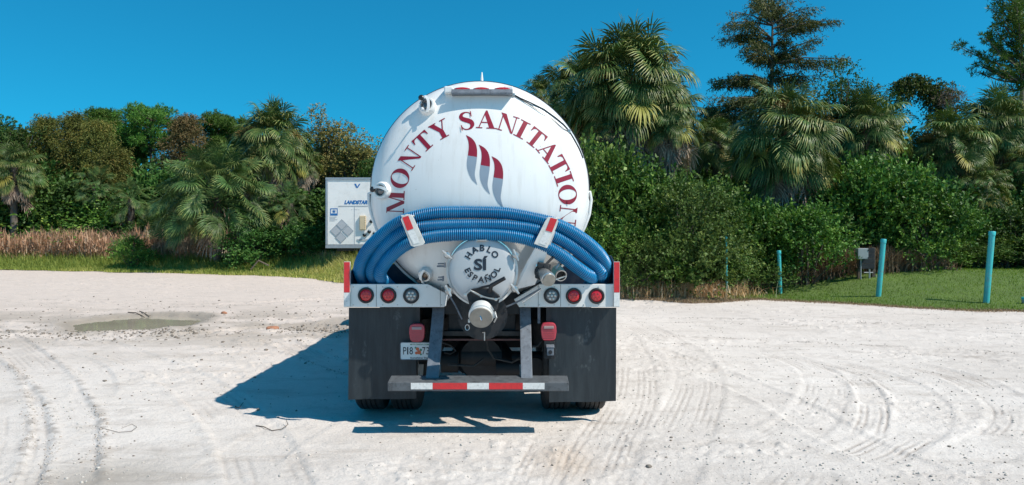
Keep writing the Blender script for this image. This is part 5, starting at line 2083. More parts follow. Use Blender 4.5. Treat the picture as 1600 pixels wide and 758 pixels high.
def stick(pts, rad, label, name='twig', mat=None):
    V_ = []
    for px, py, lift in pts:
        x, y = gpt(px, py)
        z = float(sand_h(np.array([x]), np.array([y]))[0][0])
        V_.append(Vector((x, y, z + rad + lift)))
    m = MB()
    n = len(V_)
    m.tube(V_, [rad * (1 - .5 * i / n) for i in range(n)], 6)
    o = m.build(name, mat or M['twig'], None, smooth=True)
    return tag(o, label, 'twig')
stick([(400, 665, 0), (412, 668, .01), (425, 672, .0), (440, 672, .01), (450, 668, .02), (447, 664, .04)], .005, 'dry crooked twig on the sand below the left tip of the truck shadow')
stick([(368, 636, 0), (374, 640, .02), (380, 632, .02)], .005, 'tiny dry twig at the tip of the truck shadow')
stick([(200, 489.5, .01), (212, 490.5, .02), (222, 491.5, .01), (230, 492.5, .01)], .012, 'dark waterlogged stick floating at the far side of the puddle', 'stick')
stick([(218, 488, .01), (224, 490, .02), (233, 491.5, .01)], .012, 'short dark stick lying across the floating stick in the puddle', 'stick')
stick([(160, 672, 0), (185, 677, .004), (205, 676, .006), (214, 669, .004), (206, 664, .0), (190, 670, 0)], .0025, 'thin looped vine stem on the sand at the lower left')

# hanging blade of reed in the verge, a fallen pale frond stem by the lawn
m = MB()
m.tube([(xx(392, 30), 30, .35), (xx(404, 30), 30, .7), (xx(420, 30), 30, .5)], .03, 6)
o = m.build('fallen_branch', M['twig'], None, smooth=True)
tag(o, 'fallen grey branch in the verge between the low palm and the trailer', 'branch')
m = MB()
m.tube([(xx(1108, 20.8), 20.8, .06), (xx(1116, 20.9), 20.9, .2), (xx(1124, 21.2), 21.2, .36)], .022, 6)
o = m.build('pale_stick', M['stone'], None, smooth=True)
tag(o, 'pale bare stick leaning in the straw grass left of the lawn', 'stick')

# ================================================================== PLANTS
def leaf_quads(P, D, S, L, W, fold=.15):
    """diamond leaves; P base, D direction (unit), S side (unit), L length, W width -> verts (n,4,3)"""
    U = np.cross(D, S)
    L = L[:, None]; W = W[:, None]
    a = P
    b = P + D * L * .45 + S * W * .5 + U * W * fold
    c = P + D * L
    d = P + D * L * .45 - S * W * .5 + U * W * fold
    return np.stack([a, b, c, d], 1)


def unit(v):
    return v / np.maximum(np.linalg.norm(v, axis=-1, keepdims=True), 1e-9)


def leaf_mesh(name, P, D, L, W, mat, tint, r):
    S = unit(np.cross(D, unit(r.normal(0, 1, P.shape))))
    V = leaf_quads(P, D, S, L, W)
    n = len(P)
    F = np.arange(n * 4).reshape(n, 4)
    return np_mesh(name, V.reshape(-1, 3), F, mat, {'tint': ('FACE', tint)})


def sprig_foliage(name, C, R_, N, r, mat, leaf=.09, sprig=.28, per=9, outward=1.0, droop=0.0, aspect=.55, up=.35, jit=.35, tintbias=0.0, clump=.18):
    """C (k,3) clump centres, R_ (k,) radii, N sprigs per clump (array). Sprigs sit in the outer shell of each clump and carry leaves."""
    N = np.asarray(N)
    idx = np.repeat(np.arange(len(C)), N)
    n = len(idx)
    d = unit(r.normal(0, 1, (n, 3)))
    d[:, 2] = np.abs(d[:, 2]) * np.where(r.uniform(0, 1, n) < .75, 1, -1)
    rad = R_[idx] * (.45 + .55 * r.uniform(0, 1, n) ** .5) * r.uniform(.88, 1.12, n)
    base = C[idx] + d * rad[:, None] * np.array([1, 1, .85])
    sd = unit(d * outward + np.array([0, 0, up]) + r.normal(0, jit, (n, 3)))
    sl = sprig * r.uniform(.5, 1.3, n)
    clump_t = r.uniform(-clump, clump, len(C))[idx]
    m = n * per
    ii = np.repeat(np.arange(n), per)
    t = np.tile(np.linspace(.1, 1, per), n) + r.uniform(-.06, .06, m)
    P = base[ii] + sd[ii] * (sl[ii] * t)[:, None]
    P[:, 2] -= droop * sl[ii] * t * t
    rd = unit(r.normal(0, 1, (m, 3)))
    D = unit(sd[ii] * .55 + rd * .85 + np.array([0, 0, -droop * .8]))
    L = leaf * r.uniform(.6, 1.3, m)
    tint = np.clip(.16 + .55 * t * r.uniform(.3, 1, m) + clump_t[ii] + tintbias + .35 * (r.uniform(0, 1, m) < .06), 0, 1)  # leaves coloured darker toward the sprig base, painting in the inner shade
    return leaf_mesh(name, P, D, L, L * aspect * r.uniform(.8, 1.2, m), mat, tint, r)


def stem_mesh(name, limbs, mat):
    m = MB()
    for pts, r0, r1 in limbs:
        k = len(pts)
        m.tube(pts, [r0 + (r1 - r0) * i / (k - 1) for i in range(k)], 7, caps=False)
    o = m.build(name, mat, None, smooth=True, angle=0)
    me = o.data
    bpy.data.objects.remove(o)
    return me


# ---------------------------------------------------------- shrubs
def shrub_variant(seed, mat, w=1.5, h=2.0, k=24, sprigs=34, leaf=.085, droop=0.0, sprig=.40, per=11):
    r = np.random.default_rng(seed)
    C, Rr = [], []
    for i in range(k):
        t = r.uniform(0, 1) ** .75
        z = .25 + (h - .45) * t
        prof = math.sqrt(max(.05, 1 - (t * .92) ** 2.2))
        a = r.uniform(0, 2 * math.pi)
        rr = w * prof * (.45 + .55 * math.sqrt(r.uniform(0, 1)))
        C.append((math.cos(a) * rr * .9, math.sin(a) * rr * .9, z)); Rr.append(r.uniform(.22, .50) * (w / 1.5) ** .5)
    for i in range(9):                       # leaders break the outline
        a = r.uniform(0, 6.28); rr = r.uniform(0, w * .9)
        zz0 = h * (.85 - .35 * (rr / w) ** 2)
        lx, ly = r.normal(0, .10, 2)
        for q in range(r.integers(2, 5)):
            C.append((math.cos(a) * rr + lx * q, math.sin(a) * rr + ly * q, zz0 + q * .17)); Rr.append(.20 - q * .03)
    C = np.array(C); Rr = np.array(Rr)
    N = np.maximum(5, (sprigs * (Rr / .4) ** 2)).astype(int)
    fol = sprig_foliage('foliage', C, Rr, N, r, mat, leaf, sprig, per, droop=droop, jit=.45, clump=.30)
    limbs = []
    for i in range(16):
        c = C[r.integers(0, len(C))]
        b = np.array([r.normal(0, .12), r.normal(0, .12), -.1])
        mid = b + (c - b) * .5 + np.array([r.normal(0, .1), r.normal(0, .1), .15])
        limbs.append(([tuple(b), tuple(mid), tuple(c)], .035, .008))
    return fol, stem_mesh('stems', limbs, M['bark'])


SH = {}
for nm, mt in (('shrub', 'shrub'), ('dark', 'shrub_dark'), ('olive', 'shrub_olive')):
    SH[nm] = [shrub_variant(100 + i + (50 if nm == 'dark' else 0), M[mt], w=1.45, h=2.0, leaf={'shrub': .095, 'dark': .11, 'olive': .07}[nm], per={'shrub': 11, 'dark': 11, 'olive': 15}[nm], sprig={'shrub': .40, 'dark': .40, 'olive': .5}[nm]) for i in range(4)]


def shrub(x, y, z, sc, kind, label, group=None, sz=None, name='shrub'):
    k = random.randrange(4)
    fol, st = SH[kind][k]
    root = empty(name, (x, y, z), random.uniform(0, 6.28))
    s = (sc, sc, sz or sc)
    root.scale = s
    tag(root, label, 'shrub' if name == 'shrub' else name.replace('_', ' '), group)
    link('foliage', fol, root)
    link('stems', st, root)
    return root


random.seed(21)
# right hand thicket: rows of shrubs, photo column / base row / top row / distance
front_row = [(945, 225, 22.6), (985, 262, 23.6), (1025, 262, 23.0), (1062, 285, 22.4), (1100, 288, 23.4), (1140, 312, 22.6), (1178, 322, 23.6), (1218, 328, 24.0),
             (1258, 322, 23.6), (1296, 290, 24.6), (1338, 262, 25.2), (1378, 246, 25.4), (1418, 262, 25.0), (1456, 300, 24.6), (1496, 325, 25.2), (1540, 330, 24.8), (1585, 322, 25.4), (1625, 318, 25.6)]
low_row = [(962, 345, 21.6, ), (1000, 372, 21.0), (1045, 360, 21.4), (1085, 380, 21.6), (1125, 375, 22.2), (1165, 385, 22.2), (1205, 372, 23.6), (1250, 380, 24.0), (1295, 372, 24.3), (1335, 360, 24.6),
           (1400, 352, 24.2), (1440, 362, 24.4), (1480, 375, 24.6), (1525, 378, 24.4), (1570, 368, 24.5), (1610, 372, 24.6), (1360, 345, 24.5)]
GR = 'leafy green shrubs of the thicket on the right'
LAB = ['leafy green shrub, upper thicket, {}', 'low leafy shrub at the thicket foot, {}']
WH = ['beside the tank', 'just right of the tank', 'below the big fan palm', 'under the brown palm skirt', 'right of the palm skirt', 'behind the thin teal pipe', 'left of the second palm', 'below the second palm skirt',
      'right below the second palm skirt', 'at the notch behind the meter stand', 'rising left of the meter stand', 'tallest behind the leaning teal pipe', 'right of the leaning teal pipe',
      'between the two right pipes', 'left of the tallest teal pipe', 'behind the tallest teal pipe', 'near the right picture edge', 'at the right picture edge']
for i, (px, pt, D) in enumerate(front_row):
    D += (.9, -.5, .3, -.9, .6)[i % 5]
    x = xx(px, D)
    zg = lawn_at(x, D) - .03
    H = zz(pt, D) - zg
    shrub(x, D, zg, H / 2.35 if H < 3.0 else 1.30, ('shrub', 'shrub', 'dark', 'olive', 'shrub', 'dark', 'shrub')[i % 7], LAB[0].format(WH[i]), GR, sz=H / 2.35)
WL = ['beside the red marker post', 'over the dead stems right of the truck', 'left of the dead stems', 'right of the dead stems', 'just left of the thin teal pipe', 'just right of the thin teal pipe', 'behind the short teal pipe',
      'right of the short teal pipe', 'between short pipe and meter stand', 'directly behind the meter box', 'right behind the leaning pipe', 'further right of the leaning pipe', 'midway between the two tall pipes',
      'left of the tallest pipe', 'right of the tallest pipe', 'at the far right foot of the thicket', 'right of the meter box']
for i, (px, pt, D) in enumerate(low_row):
    x = xx(px, D)
    zg = lawn_at(x, D) - .03
    H = zz(pt, D) - zg
    shrub(x, D, zg, max(.78, H / 2.35), ('shrub', 'olive', 'shrub', 'dark', 'shrub', 'olive')[i % 6], LAB[1].format(WL[i]), GR, sz=H / 2.35)
# deeper, darker growth filling the gaps behind
for i in range(18):
    px = 905 + i * 42
    D = 28.0 + (i % 3) * 1.2
    x = xx(px, D)
    zg = .1
    H = zz((285, 300, 318)[i % 3], D) - zg
    shrub(x, D, zg, 1.5, 'dark', 'deep green shrub half hidden behind the right thicket', 'dark shrubs half hidden behind the right thicket', sz=H / 2.3)
for i in range(14):
    px = 900 + i * 55
    D = 34.0
    x = xx(px, D)
    shrub(x, D, .1, 2.2, 'dark', 'deep green shrub in the shade behind the thicket on the right', 'dark shrubs in the shade behind the right thicket', sz=(zz((262, 275, 250)[i % 3], D)) / 2.3)
# left hand side
left_row = [(-15, 306, 46.8), (30, 314, 46.4), (72, 302, 45.8), (115, 304, 45.2), (155, 312, 44.2), (195, 326, 42.6), (238, 345, 40.0), (440, 330, 36.5), (475, 318, 37.0), (505, 300, 37.5), (545, 300, 38), (398, 352, 34.5), (470, 352, 34.8), (500, 340, 36)]
WW = ['at the left picture edge', 'second from the left edge', 'above the dry grass left', 'above the middle of the dry grass', 'above the right part of the dry grass', 'at the right end of the dry grass', 'left of the low fan palm',
      'right of the low fan palm', 'between the low palm and the trailer', 'just left of the trailer', 'behind the trailer', 'under the right side of the low palm', 'low beside the trailer', 'touching the trailer side']
for i, (px, pt, D) in enumerate(left_row):
    x = xx(px, D)
    zg = .15
    H = zz(pt, D) - zg
    shrub(x, D, zg, max(.9, H / 2.0 * (1.35 if i < 6 else 1.1)), 'shrub' if i < 6 else 'dark', 'green shrub ' + WW[i], 'green shrubs behind the verge on the left', sz=H / 2.35)
# small bush in the dry grass
shrub(xx(208, 36), 36, .15, .75, 'shrub', 'small round green bush growing out of the dry grass left of the low fan palm', sz=.62)
for i in range(22):
    px = -40 + i * 30
    D = 45 + (i % 2) * 2
    shrub(xx(px, D), D, .1, 2.2, 'dark', 'deep green shrub in the shade under the left trees, ' + ('just behind the shrub row' if i % 2 == 0 else 'deepest in the wood'), 'dark shrubs under the trees on the left', sz=(zz((285, 270, 295)[i % 3], D)) / 2.3)


# the edge of the wood goes on behind the truck
for i in range(15):
    D = 30.5 + (i % 3) * 2.6
    x = -6.5 + i * .75 + (i % 3) * .3
    if D < 34 and x < -1.5: D += 17
    shrub(x, D, .05, 1.7, ('shrub', 'dark', 'olive')[i % 3], 'shrub of the wood edge, hidden behind the tanker truck', 'shrubs of the wood edge behind the truck', sz=1.35 + .25 * (i % 2))


# ---------------------------------------------------------- fan palms
def fan_frond(seed, mat, el=0.0, petiole=1.25, blade=.85, droop=.5, nseg=44, span=178, dead=False, splay=1.0):
    """petiole along +X from the origin, costapalmate blade at its end; tips hang along gravity for a frond held at elevation el"""
    r = np.random.default_rng(seed)
    e_ = math.radians(el)
    G = np.array([-math.sin(e_), 0, -math.cos(e_)])      # world down in the frond's own frame
    V, F, T_ = [], [], []
    n = 6
    pet = []
    for i in range(n + 1):
        t = i / n
        pet.append(np.array([petiole * t, 0, 0]) + G * (.16 * petiole * t * t * math.cos(e_)))
    for i in range(n + 1):
        w = .024 * (1 - .45 * i / n)
        for a in (90, 210, 330):
            V.append(pet[i] + np.array([0, w * math.cos(R(a)), w * math.sin(R(a))]))
    for i in range(n):
        for k in range(3):
            k2 = (k + 1) % 3
            F.append((i * 3 + k, i * 3 + k2, i * 3 + 3 + k2, i * 3 + 3 + k)); T_.append(.6)
    hub = pet[-1]
    # the costa arches further over than the petiole
    ax = unit(unit(pet[-1] - pet[-2]) + G * .45 * math.cos(e_))
    side = np.array([0, 1.0, 0])
    nrm = np.cross(ax, side)
    da = math.radians(span) * 2 / nseg
    for s in range(nseg):
        a = -math.radians(span) + (s + .5) * da + r.normal(0, .014)
        c0 = hub + ax * .22 * blade * max(0, math.cos(a)) ** 2
        Ls = blade * (.74 + .26 * math.cos(a * .8)) * r.uniform(.88, 1.08)
        d = ax * math.cos(a) + side * math.sin(a)
        d = unit(d + nrm * .20 * abs(math.sin(a)) * splay)
        per_ = unit(np.cross(nrm, d))
        g = droop * r.uniform(.6, 1.5)
        b0 = len(V)
        stations = ((.0, .01), (.25, .5), (.48, .95), (.72, .70), (1.0, .07))
        wmax = .5 * Ls * .5 * da * .85
        P = c0.copy()
        dd = d.copy()
        prev = 0
        for q, wq in stations:
            step = (q - prev) * Ls
            P = P + dd * step
            if q > .2:
                dd = unit(dd + G * g * (.35 + 1.5 * max(0, q - .25)) * .8 + r.normal(0, .03 + (.10 if dead else 0), 3))
            prev = q
            w = wmax * wq
            ridge = nrm * w * .55
            V.append(P - per_ * w); V.append(P + ridge); V.append(P + per_ * w)
        tt = np.clip(r.normal(.36, .15), 0, 1)
        for k in range(len(stations) - 1):
            q = b0 + k * 3
            F.append((q, q + 1, q + 4, q + 3)); F.append((q + 1, q + 2, q + 5, q + 4))
            v = min(1, tt + .04 * k * k + (.25 if k == 3 and r.uniform() < .35 else 0))
            T_ += [v, v]
    return np_mesh('frond', np.array(V), np.array(F), mat, {'tint': ('FACE', np.array(T_))})


ELS = [85, 65, 45, 25, 5, -15, -35, -55]
FR = {
    'palm': [fan_frond(300 + i, M['palm'], el, droop=.55 + .13 * i) for i, el in enumerate(ELS)],
    'palm_blue': [fan_frond(320 + i, M['palm_blue'], el, droop=.40 + .09 * i, petiole=1.55, blade=.62) for i, el in enumerate(ELS)],
    'palm_yellow': [fan_frond(340 + i, M['palm_yellow'], el, droop=.8) for i, el in enumerate((-15, -40))],
    'palm_dead': [fan_frond(350 + i, M['palm_dead'], el, droop=.8, nseg=26, span=108, dead=True, blade=.85, petiole=.8) for i, el in enumerate((-55, -70, -80, -85))],
}


def fruit_stalk_mesh(seed):
    r = np.random.default_rng(seed)
    n = 420
    t = r.uniform(.55, 1, n)
    P = np.stack([1.2 * t, r.normal(0, .10, n) * t, .35 * t - .75 * t * t + r.normal(0, .10, n)], 1)
    D = unit(r.normal(0, 1, (n, 3)) + np.array([.4, 0, -.5]))
    return leaf_mesh('fruit_stalk', P, D, r.uniform(.06, .14, n), r.uniform(.015, .03, n), M['fruit'], r.uniform(.1, .8, n), r)


FS = fruit_stalk_mesh(5)


def palm(px, py, D, rpx, label, kind='palm', n=98, dead=10, yellow=3, skirt=0, stalks=0, low=-50, zb=0.0, lean=0.0, group='fan palms', seed=0, small=False, top=88):
    """px,py: crown centre in the photo; rpx: crown radius in photo pixels"""
    r = random.Random(seed + int(px))
    x, z = xx(px, D), zz(py, D)
    crown_r = rpx / FPX * D
    sc = crown_r / (2.02 if kind == 'palm' else 2.12)
    root = empty('fan_palm', (x - lean, D, zb), 0)
    tag(root, label, 'palm', group)
    # trunk with leaf-base boots
    m = MB()
    h = z - zb
    rr = .17 if not small else .12
    pts, rad = [], []
    k = 14
    for i in range(k + 1):
        t = i / k
        pts.append((x - lean * (1 - t) ** 1.5, D, zb - .1 + (h + .1) * t)); rad.append(rr * (1.15 - .25 * t + (.35 * max(0, t - .7) if True else 0)))
    m.tube(pts, rad, 12)
    tr_ = m.build('trunk', M['palm_bark'], root, smooth=True)
    if h > 1.5:
        m = MB()
        nb = int(min(60, h * 12))
        for i in range(nb):
            t = 1 - (i / nb) * min(1, 2.6 / h)
            a = i * 2.4
            px_ = x - lean * (1 - t) ** 1.5
            c = Vector((px_ + math.cos(a) * rr * 1.05, D + math.sin(a) * rr * 1.05, zb + h * t))
            e = c + Vector((math.cos(a) * .12, math.sin(a) * .12, .22))
            s_ = Vector((-math.sin(a), math.cos(a), 0)) * .05
            m.add([c - s_, c + s_, e + s_ * .5, e - s_ * .5, c - Vector((0, 0, .05))], [(0, 1, 2, 3), (0, 4, 1)])
        m.build('leaf_bases', M['palm_dead'], tr_)
    cc = Vector((x, D, z)) - Vector(root.location)
    def put(me, name, az, el, s, roll=0.0, off=0.0, out=0.0):
        o = bpy.data.objects.new(name, me)
        COL.objects.link(o)
        o.parent = root
        q = Euler((roll, -el, az), 'XYZ')
        o.rotation_euler = q
        o.location = cc + Vector((math.cos(az) * out, math.sin(az) * out, off))
        o.scale = (s, s, s)
    ga = 2.39996
    for i in range(n):
        t = (i + .5) / n
        el = math.radians(top - (top - low) * t ** .80) + r.gauss(0, .10)
        az = i * ga + r.gauss(0, .18)
        vi = min(range(8), key=lambda q: abs(ELS[q] - math.degrees(el)))
        put(FR[kind][vi], 'frond', az, math.radians(ELS[vi]) * .5 + el * .5, sc * r.uniform(.74, 1.04) * (1.0 if t > .12 else .85), r.gauss(0, .75 if kind == 'palm_blue' else .50), -.25 * t * sc)
    for i in range(yellow):
        az = r.uniform(0, 6.28) if i else -1.57 + r.gauss(0, .3)
        put(FR['palm_yellow'][i % 2], 'yellow_frond', az, math.radians((-15, -40)[i % 2] + r.uniform(-6, 6)), sc * r.uniform(.8, 1.0), r.gauss(0, .3), -.3 * sc)
    for i in range(dead):
        put(FR['palm_dead'][i % 4], 'dead_frond', i * ga + r.gauss(0, .3), math.radians((-55, -70, -80, -85)[i % 4]), sc * r.uniform(.8, 1.1), r.gauss(0, .3), -.35 * sc - .1 * r.random(), .35 * sc)
    for i in range(skirt):
        put(FR['palm_dead'][i % 4], 'dead_frond', i * ga + r.gauss(0, .3), math.radians(-84 + r.uniform(-2, 14)), sc * r.uniform(.8, 1.15), r.gauss(0, .4), -sc * (.55 + .8 * (i / max(1, skirt))), sc * r.uniform(.25, .62))
    for i in range(stalks):
        put(FS, 'fruit_stalk', -1.57 + (i - .5) * 1.5 + r.gauss(0, .3), math.radians(r.uniform(15, 50)), sc * 1.15, 0, 0)
    return root


GP = 'fan palms rising behind the thicket on the right'
palm(985, 128, 27.5, 112, 'tallest and fullest fan palm, just right of the tank, with a hanging brown skirt', n=131, dead=14, yellow=3, skirt=34, stalks=2, seed=1, group=GP, low=-34)
palm(1048, 178, 26.7, 62, 'fan palm pressed against the right side of the tallest palm, with shaggy dead fronds', n=70, dead=16, yellow=2, skirt=26, seed=2, group=GP, low=-40)
palm(912, 142, 29.5, 80, 'fan palm on the left side of the tallest palm, partly hidden by the tank', n=90, dead=8, skirt=6, seed=3, group=GP)
palm(845, 152, 33.0, 46, 'small distant fan palm peeping over the upper right rim of the tank', n=78, dead=2, yellow=0, seed=4, group=GP)
palm(948, 215, 26.6, 48, 'fan palm crown under the tallest palm, close to the tank rim', n=61, dead=8, skirt=8, seed=5, group=GP)
palm(1228, 204, 25.8, 104, 'second large fan palm, in front of the tall cypress, with pale drooping lower fronds', 'palm', n=137, dead=12, yellow=4, skirt=26, stalks=2, seed=6, group=GP, low=-50)
palm(1352, 196, 28.5, 74, 'dark fan palm right of the second large palm, under the sparse leafy tree', n=90, dead=10, skirt=6, seed=7, group=GP)
palm(1120, 222, 30.5, 52, 'fan palm in the dark gap between the two large palms', n=70, dead=6, seed=8, group=GP)
palm(1484, 224, 28.5, 72, 'fan palm below the vine draped trunk, with brownish lower fronds', n=90, dead=10, yellow=2, stalks=1, seed=9, group=GP)
palm(1562, 196, 29.5, 78, 'fan palm at the foot of the tall pine near the right edge', n=90, dead=8, seed=10, group=GP)
palm(1425, 262, 31, 48, 'small fan palm half hidden left of the vine draped trunk', n=61, dead=4, seed=11, group=GP)
palm(1535, 290, 26.8, 50, 'low shaded fan palm above the tallest teal pipe', n=63, dead=10, seed=12, group=GP)
palm(1622, 262, 27.5, 60, 'fan palm cut by the right picture edge', n=70, dead=8, seed=13, group=GP)
palm(1395, 300, 30.0, 44, 'lowest fan palm in the shade behind the thicket peak', n=55, dead=4, seed=14, group=GP)
GQ = 'fan palms among the trees on the left'
palm(425, 218, 38.0, 76, 'tall fan palm with brown hanging fronds above the low palm on the left', n=117, dead=22, yellow=7, skirt=24, stalks=3, seed=20, group=GQ, low=-38)
palm(478, 250, 38.6, 34, 'shaggy brown side crown on the right of the tall left palm', n=31, dead=18, yellow=3, skirt=12, seed=21, group=GQ, low=-60)
palm(340, 306, 35.5, 102, 'big low blue green fan palm spreading in front of the trees on the left', 'palm_blue', n=151, dead=6, yellow=1, skirt=0, seed=22, group=GQ, low=-38, zb=.1)
palm(205, 312, 41.0, 44, 'slender dark fan palm above the right end of the dry grass', 'palm_blue', n=70, dead=2, yellow=0, seed=23, group=GQ)
palm(268, 318, 38.5, 46, 'small fan palm tucked behind the left side of the low fan palm', 'palm_blue', n=61, dead=2, yellow=0, seed=24, group=GQ)
palm(22, 262, 42.0, 50, 'fan palm at the left picture edge with pale dead fronds', n=75, dead=12, yellow=1, skirt=4, seed=25, group=GQ)
palm(452, 318, 35.5, 44, 'small fan palm at the right of the low fan palm near the trailer', 'palm_blue', n=55, dead=3, yellow=1, seed=26, group=GQ)
palm(150, 290, 43.0, 40, 'shaded fan palm under the brown cypresses', 'palm_blue', n=55, dead=2, yellow=0, seed=27, group=GQ)


# ---------------------------------------------------------- trees
def tree(px, py_top, D, wpx, label, kind, seed, mat, py_crown_bottom=None, zb=0.0, lean=0.0, group=None, dens=1.0, name='tree', leaf=None, tiers=None, trunk_r=.22, cat='tree', fill=1.0, ends=None):
    r = np.random.default_rng(seed)
    x0 = xx(px, D)
    ztop = zz(py_top, D)
    W = wpx / FPX * D                      # crown half width
    zc = zz(py_crown_bottom, D) if py_crown_bottom else ztop * .45
    H = ztop - zc
    root = empty(name, (x0 - lean, D, zb))
    tag(root, label, cat, group)
    o = Vector((x0 - lean, D, zb))
    # trunk line
    K = 10
    tr_pts = []
    ph = r.uniform(0, 6)
    for i in range(K + 1):
        t = i / K
        tr_pts.append(np.array([lean * t + .12 * math.sin(ph + t * 5) * t * (1 - t) * 4 * W * .25, .1 * math.sin(ph * 2 + t * 4), (ztop - zb) * t * (.80 if kind == 'broad' else .97)]))
    tr_pts = np.array(tr_pts)
    def at_z(z):
        t = np.clip((z - zb) / (ztop - zb), 0, 1)
        return np.array([np.interp(t, np.linspace(0, 1, K + 1), tr_pts[:, k]) for k in range(3)])
    limbs = [([tuple(p) for p in tr_pts], trunk_r, .015)]
    C, Rr, Dd = [], [], []
    if ends is not None:
        for (ex, ey, sy, sp) in ends:
            b = at_z(zz(sy, D))
            for j in range(3):
                e = np.array([xx(ex + r.normal(0, 3), D) - (x0 - lean), r.normal(0, 1) * W * .38, zz(ey + r.normal(0, 2), D) - zb])
                mid = b + (e - b) * .5 + np.array([0, 0, .06 * np.linalg.norm(e - b) * (1 if kind == 'cypress' else -1)])
                limbs.append(([tuple(b), tuple(mid), tuple(e)], .05, .012))
                L_ = np.linalg.norm(e - b)
                for q in np.linspace(.32, 1.02, max(4, int(L_ / .30))):
                    p = b * (1 - q) ** 2 + 2 * mid * q * (1 - q) + e * q * q
                    C.append(p + r.normal(0, .10, 3) * np.array([1, 1, .4])); Rr.append(sp * (1.0 if kind == 'cypress' else .50) * r.uniform(.7, 1.15)); Dd.append(unit(e - b))
    elif kind == 'cypress':
        nl = int(40 * dens)
        for i in range(nl):
            t = (i + r.uniform(0, 1)) / nl
            z = zc + H * t * .98
            b = at_z(z)
            a = i * 2.4 + r.normal(0, .3)
            ln = W * (1 - t) ** .55 * r.uniform(.4, 1.2) if tiers is None else W * np.interp(t, *tiers) * r.uniform(.45, 1.2)
            up = .12 * ln
            e = b + np.array([math.cos(a) * ln, math.sin(a) * ln, up])
            mid = b + (e - b) * .5 + np.array([0, 0, .10 * ln])
            e[2] -= .12 * ln
            limbs.append(([tuple(b), tuple(mid), tuple(e)], .05 * (1 - t) + .018, .008))
            for q in np.linspace(.25, 1.0, max(3, int(ln / .32))):
                p = (b * (1 - q) ** 2 + 2 * mid * q * (1 - q) + e * q * q)
                C.append(p + r.normal(0, .08, 3)); Rr.append(r.uniform(.22, .40) * (.65 + .02 * D)); Dd.append(unit(e - b))
    elif kind == 'pine':
        nl = int(24 * dens)
        for i in range(nl):
            t = (i + r.uniform(0, 1)) / nl
            z = zc + H * t * .95
            b = at_z(z - .25 * H * .2)
            a = i * 2.4 + r.normal(0, .4)
            ln = W * (math.sin(math.pi * (.22 + .72 * t)) ** .7) * r.uniform(.6, 1.1)
            e = b + np.array([math.cos(a) * ln, math.sin(a) * ln, .28 * ln])
            mid = b + (e - b) * .55 + np.array([0, 0, -.05 * ln])
            limbs.append(([tuple(b), tuple(mid), tuple(e)], .06, .014))
            for q in r.uniform(.45, 1.05, 5):
                p = b * (1 - q) + e * q + r.normal(0, .30, 3) * np.array([1, 1, .5])
                limbs.append(([tuple(mid), tuple(mid * .4 + p * .6 + np.array([0, 0, -.05])), tuple(p)], .02, .008))
                C.append(p); Rr.append(r.uniform(.34, .58)); Dd.append(unit(e - b))
    else:                                     # broad, sparse leaf tree
        nl = int(16 * dens)
        for i in range(nl):
            t = (i + r.uniform(0, 1)) / nl
            z = zc + H * t * .93
            b = at_z(z - .25 * H)
            a = i * 2.4 + r.normal(0, .4)
            ln = W * (1 - .55 * t) * r.uniform(.6, 1.1)
            e = b + np.array([math.cos(a) * ln, math.sin(a) * ln, 0])
            e[2] = min(z - zb + .1 * ln, ztop - zb - .15)
            mid = b + (e - b) * .5 + np.array([0, 0, -.08 * ln])
            limbs.append(([tuple(b), tuple(mid), tuple(e)], .07, .014))
            for q in r.uniform(.35, 1.1, 8):
                p = b * (1 - q) + e * q + r.normal(0, .28 + .05 * W, 3) * np.array([1, 1, .7])
                limbs.append(([tuple(mid), tuple(p)], .018, .006))
                C.append(p); Rr.append(r.uniform(.25, .5)); Dd.append(unit(e - b))
    C = np.array(C); Rr = np.array(Rr)
    if kind == 'cypress':
        # feathery sprays hanging from the limbs
        N = np.maximum(3, (34 * fill * (Rr / .5) ** 1.6)).astype(int)
        idx = np.repeat(np.arange(len(C)), N)
        n = len(idx)
        off = r.normal(0, 1, (n, 3)) * np.array([.55, .55, .20]) * Rr[idx][:, None]
        off[:, 2] -= np.abs(r.normal(0, .28, n)) * Rr[idx]
        per = 7
        base = C[idx] + off
        sd = unit(np.array(Dd)[idx] * .7 + r.normal(0, .5, (n, 3)) + np.array([0, 0, -.35]))
        ii = np.repeat(np.arange(n), per)
        t = np.tile(np.linspace(0, 1, per), n)
        P = base[ii] + sd[ii] * (t * .26)[:, None]
        P[:, 2] -= .10 * t * t
        Dl = unit(sd[ii] * .8 + r.normal(0, .55, (len(ii), 3)) + np.array([0, 0, -.35]))
        L = (leaf or .13) * r.uniform(.6, 1.3, len(ii))
        ct = r.uniform(-.2, .25, len(C))
        tint = np.clip(.38 + ct[idx][ii] + r.uniform(-.25, .25, len(ii)), 0, 1)
        cm = leaf_mesh('crown', P, Dl, L, L * .30, mat, tint, r)
    elif kind == 'pine':
        N = np.maximum(4, (30 * (Rr / .5) ** 2)).astype(int)
        idx = np.repeat(np.arange(len(C)), N)
        n = len(idx)
        d = unit(r.normal(0, 1, (n, 3)) + np.array([0, 0, .35]))
        base = C[idx] + d * (Rr[idx] * r.uniform(.3, 1.0, n))[:, None] * np.array([1, 1, .62])
        per = 9
        ii = np.repeat(np.arange(n), per)
        Dl = unit(d[ii] * .6 + r.normal(0, .7, (len(ii), 3)) + np.array([0, 0, .2]))
        L = (leaf or .20) * r.uniform(.7, 1.2, len(ii))
        tint = np.clip(.4 + r.uniform(-.2, .2, len(C))[idx][ii] + r.uniform(-.25, .3, len(ii)), 0, 1)
        cm = leaf_mesh('crown', base[ii], Dl, L, L * .13 + .006, mat, tint, r)
    else:
        N = np.maximum(3, (20 * (Rr / .4) ** 2)).astype(int)
        cm = sprig_foliage('crown', C, Rr, N, r, mat, leaf or .10, .26, 7, outward=.6, droop=.15, jit=.6, up=.1)
    link('crown', cm, root)
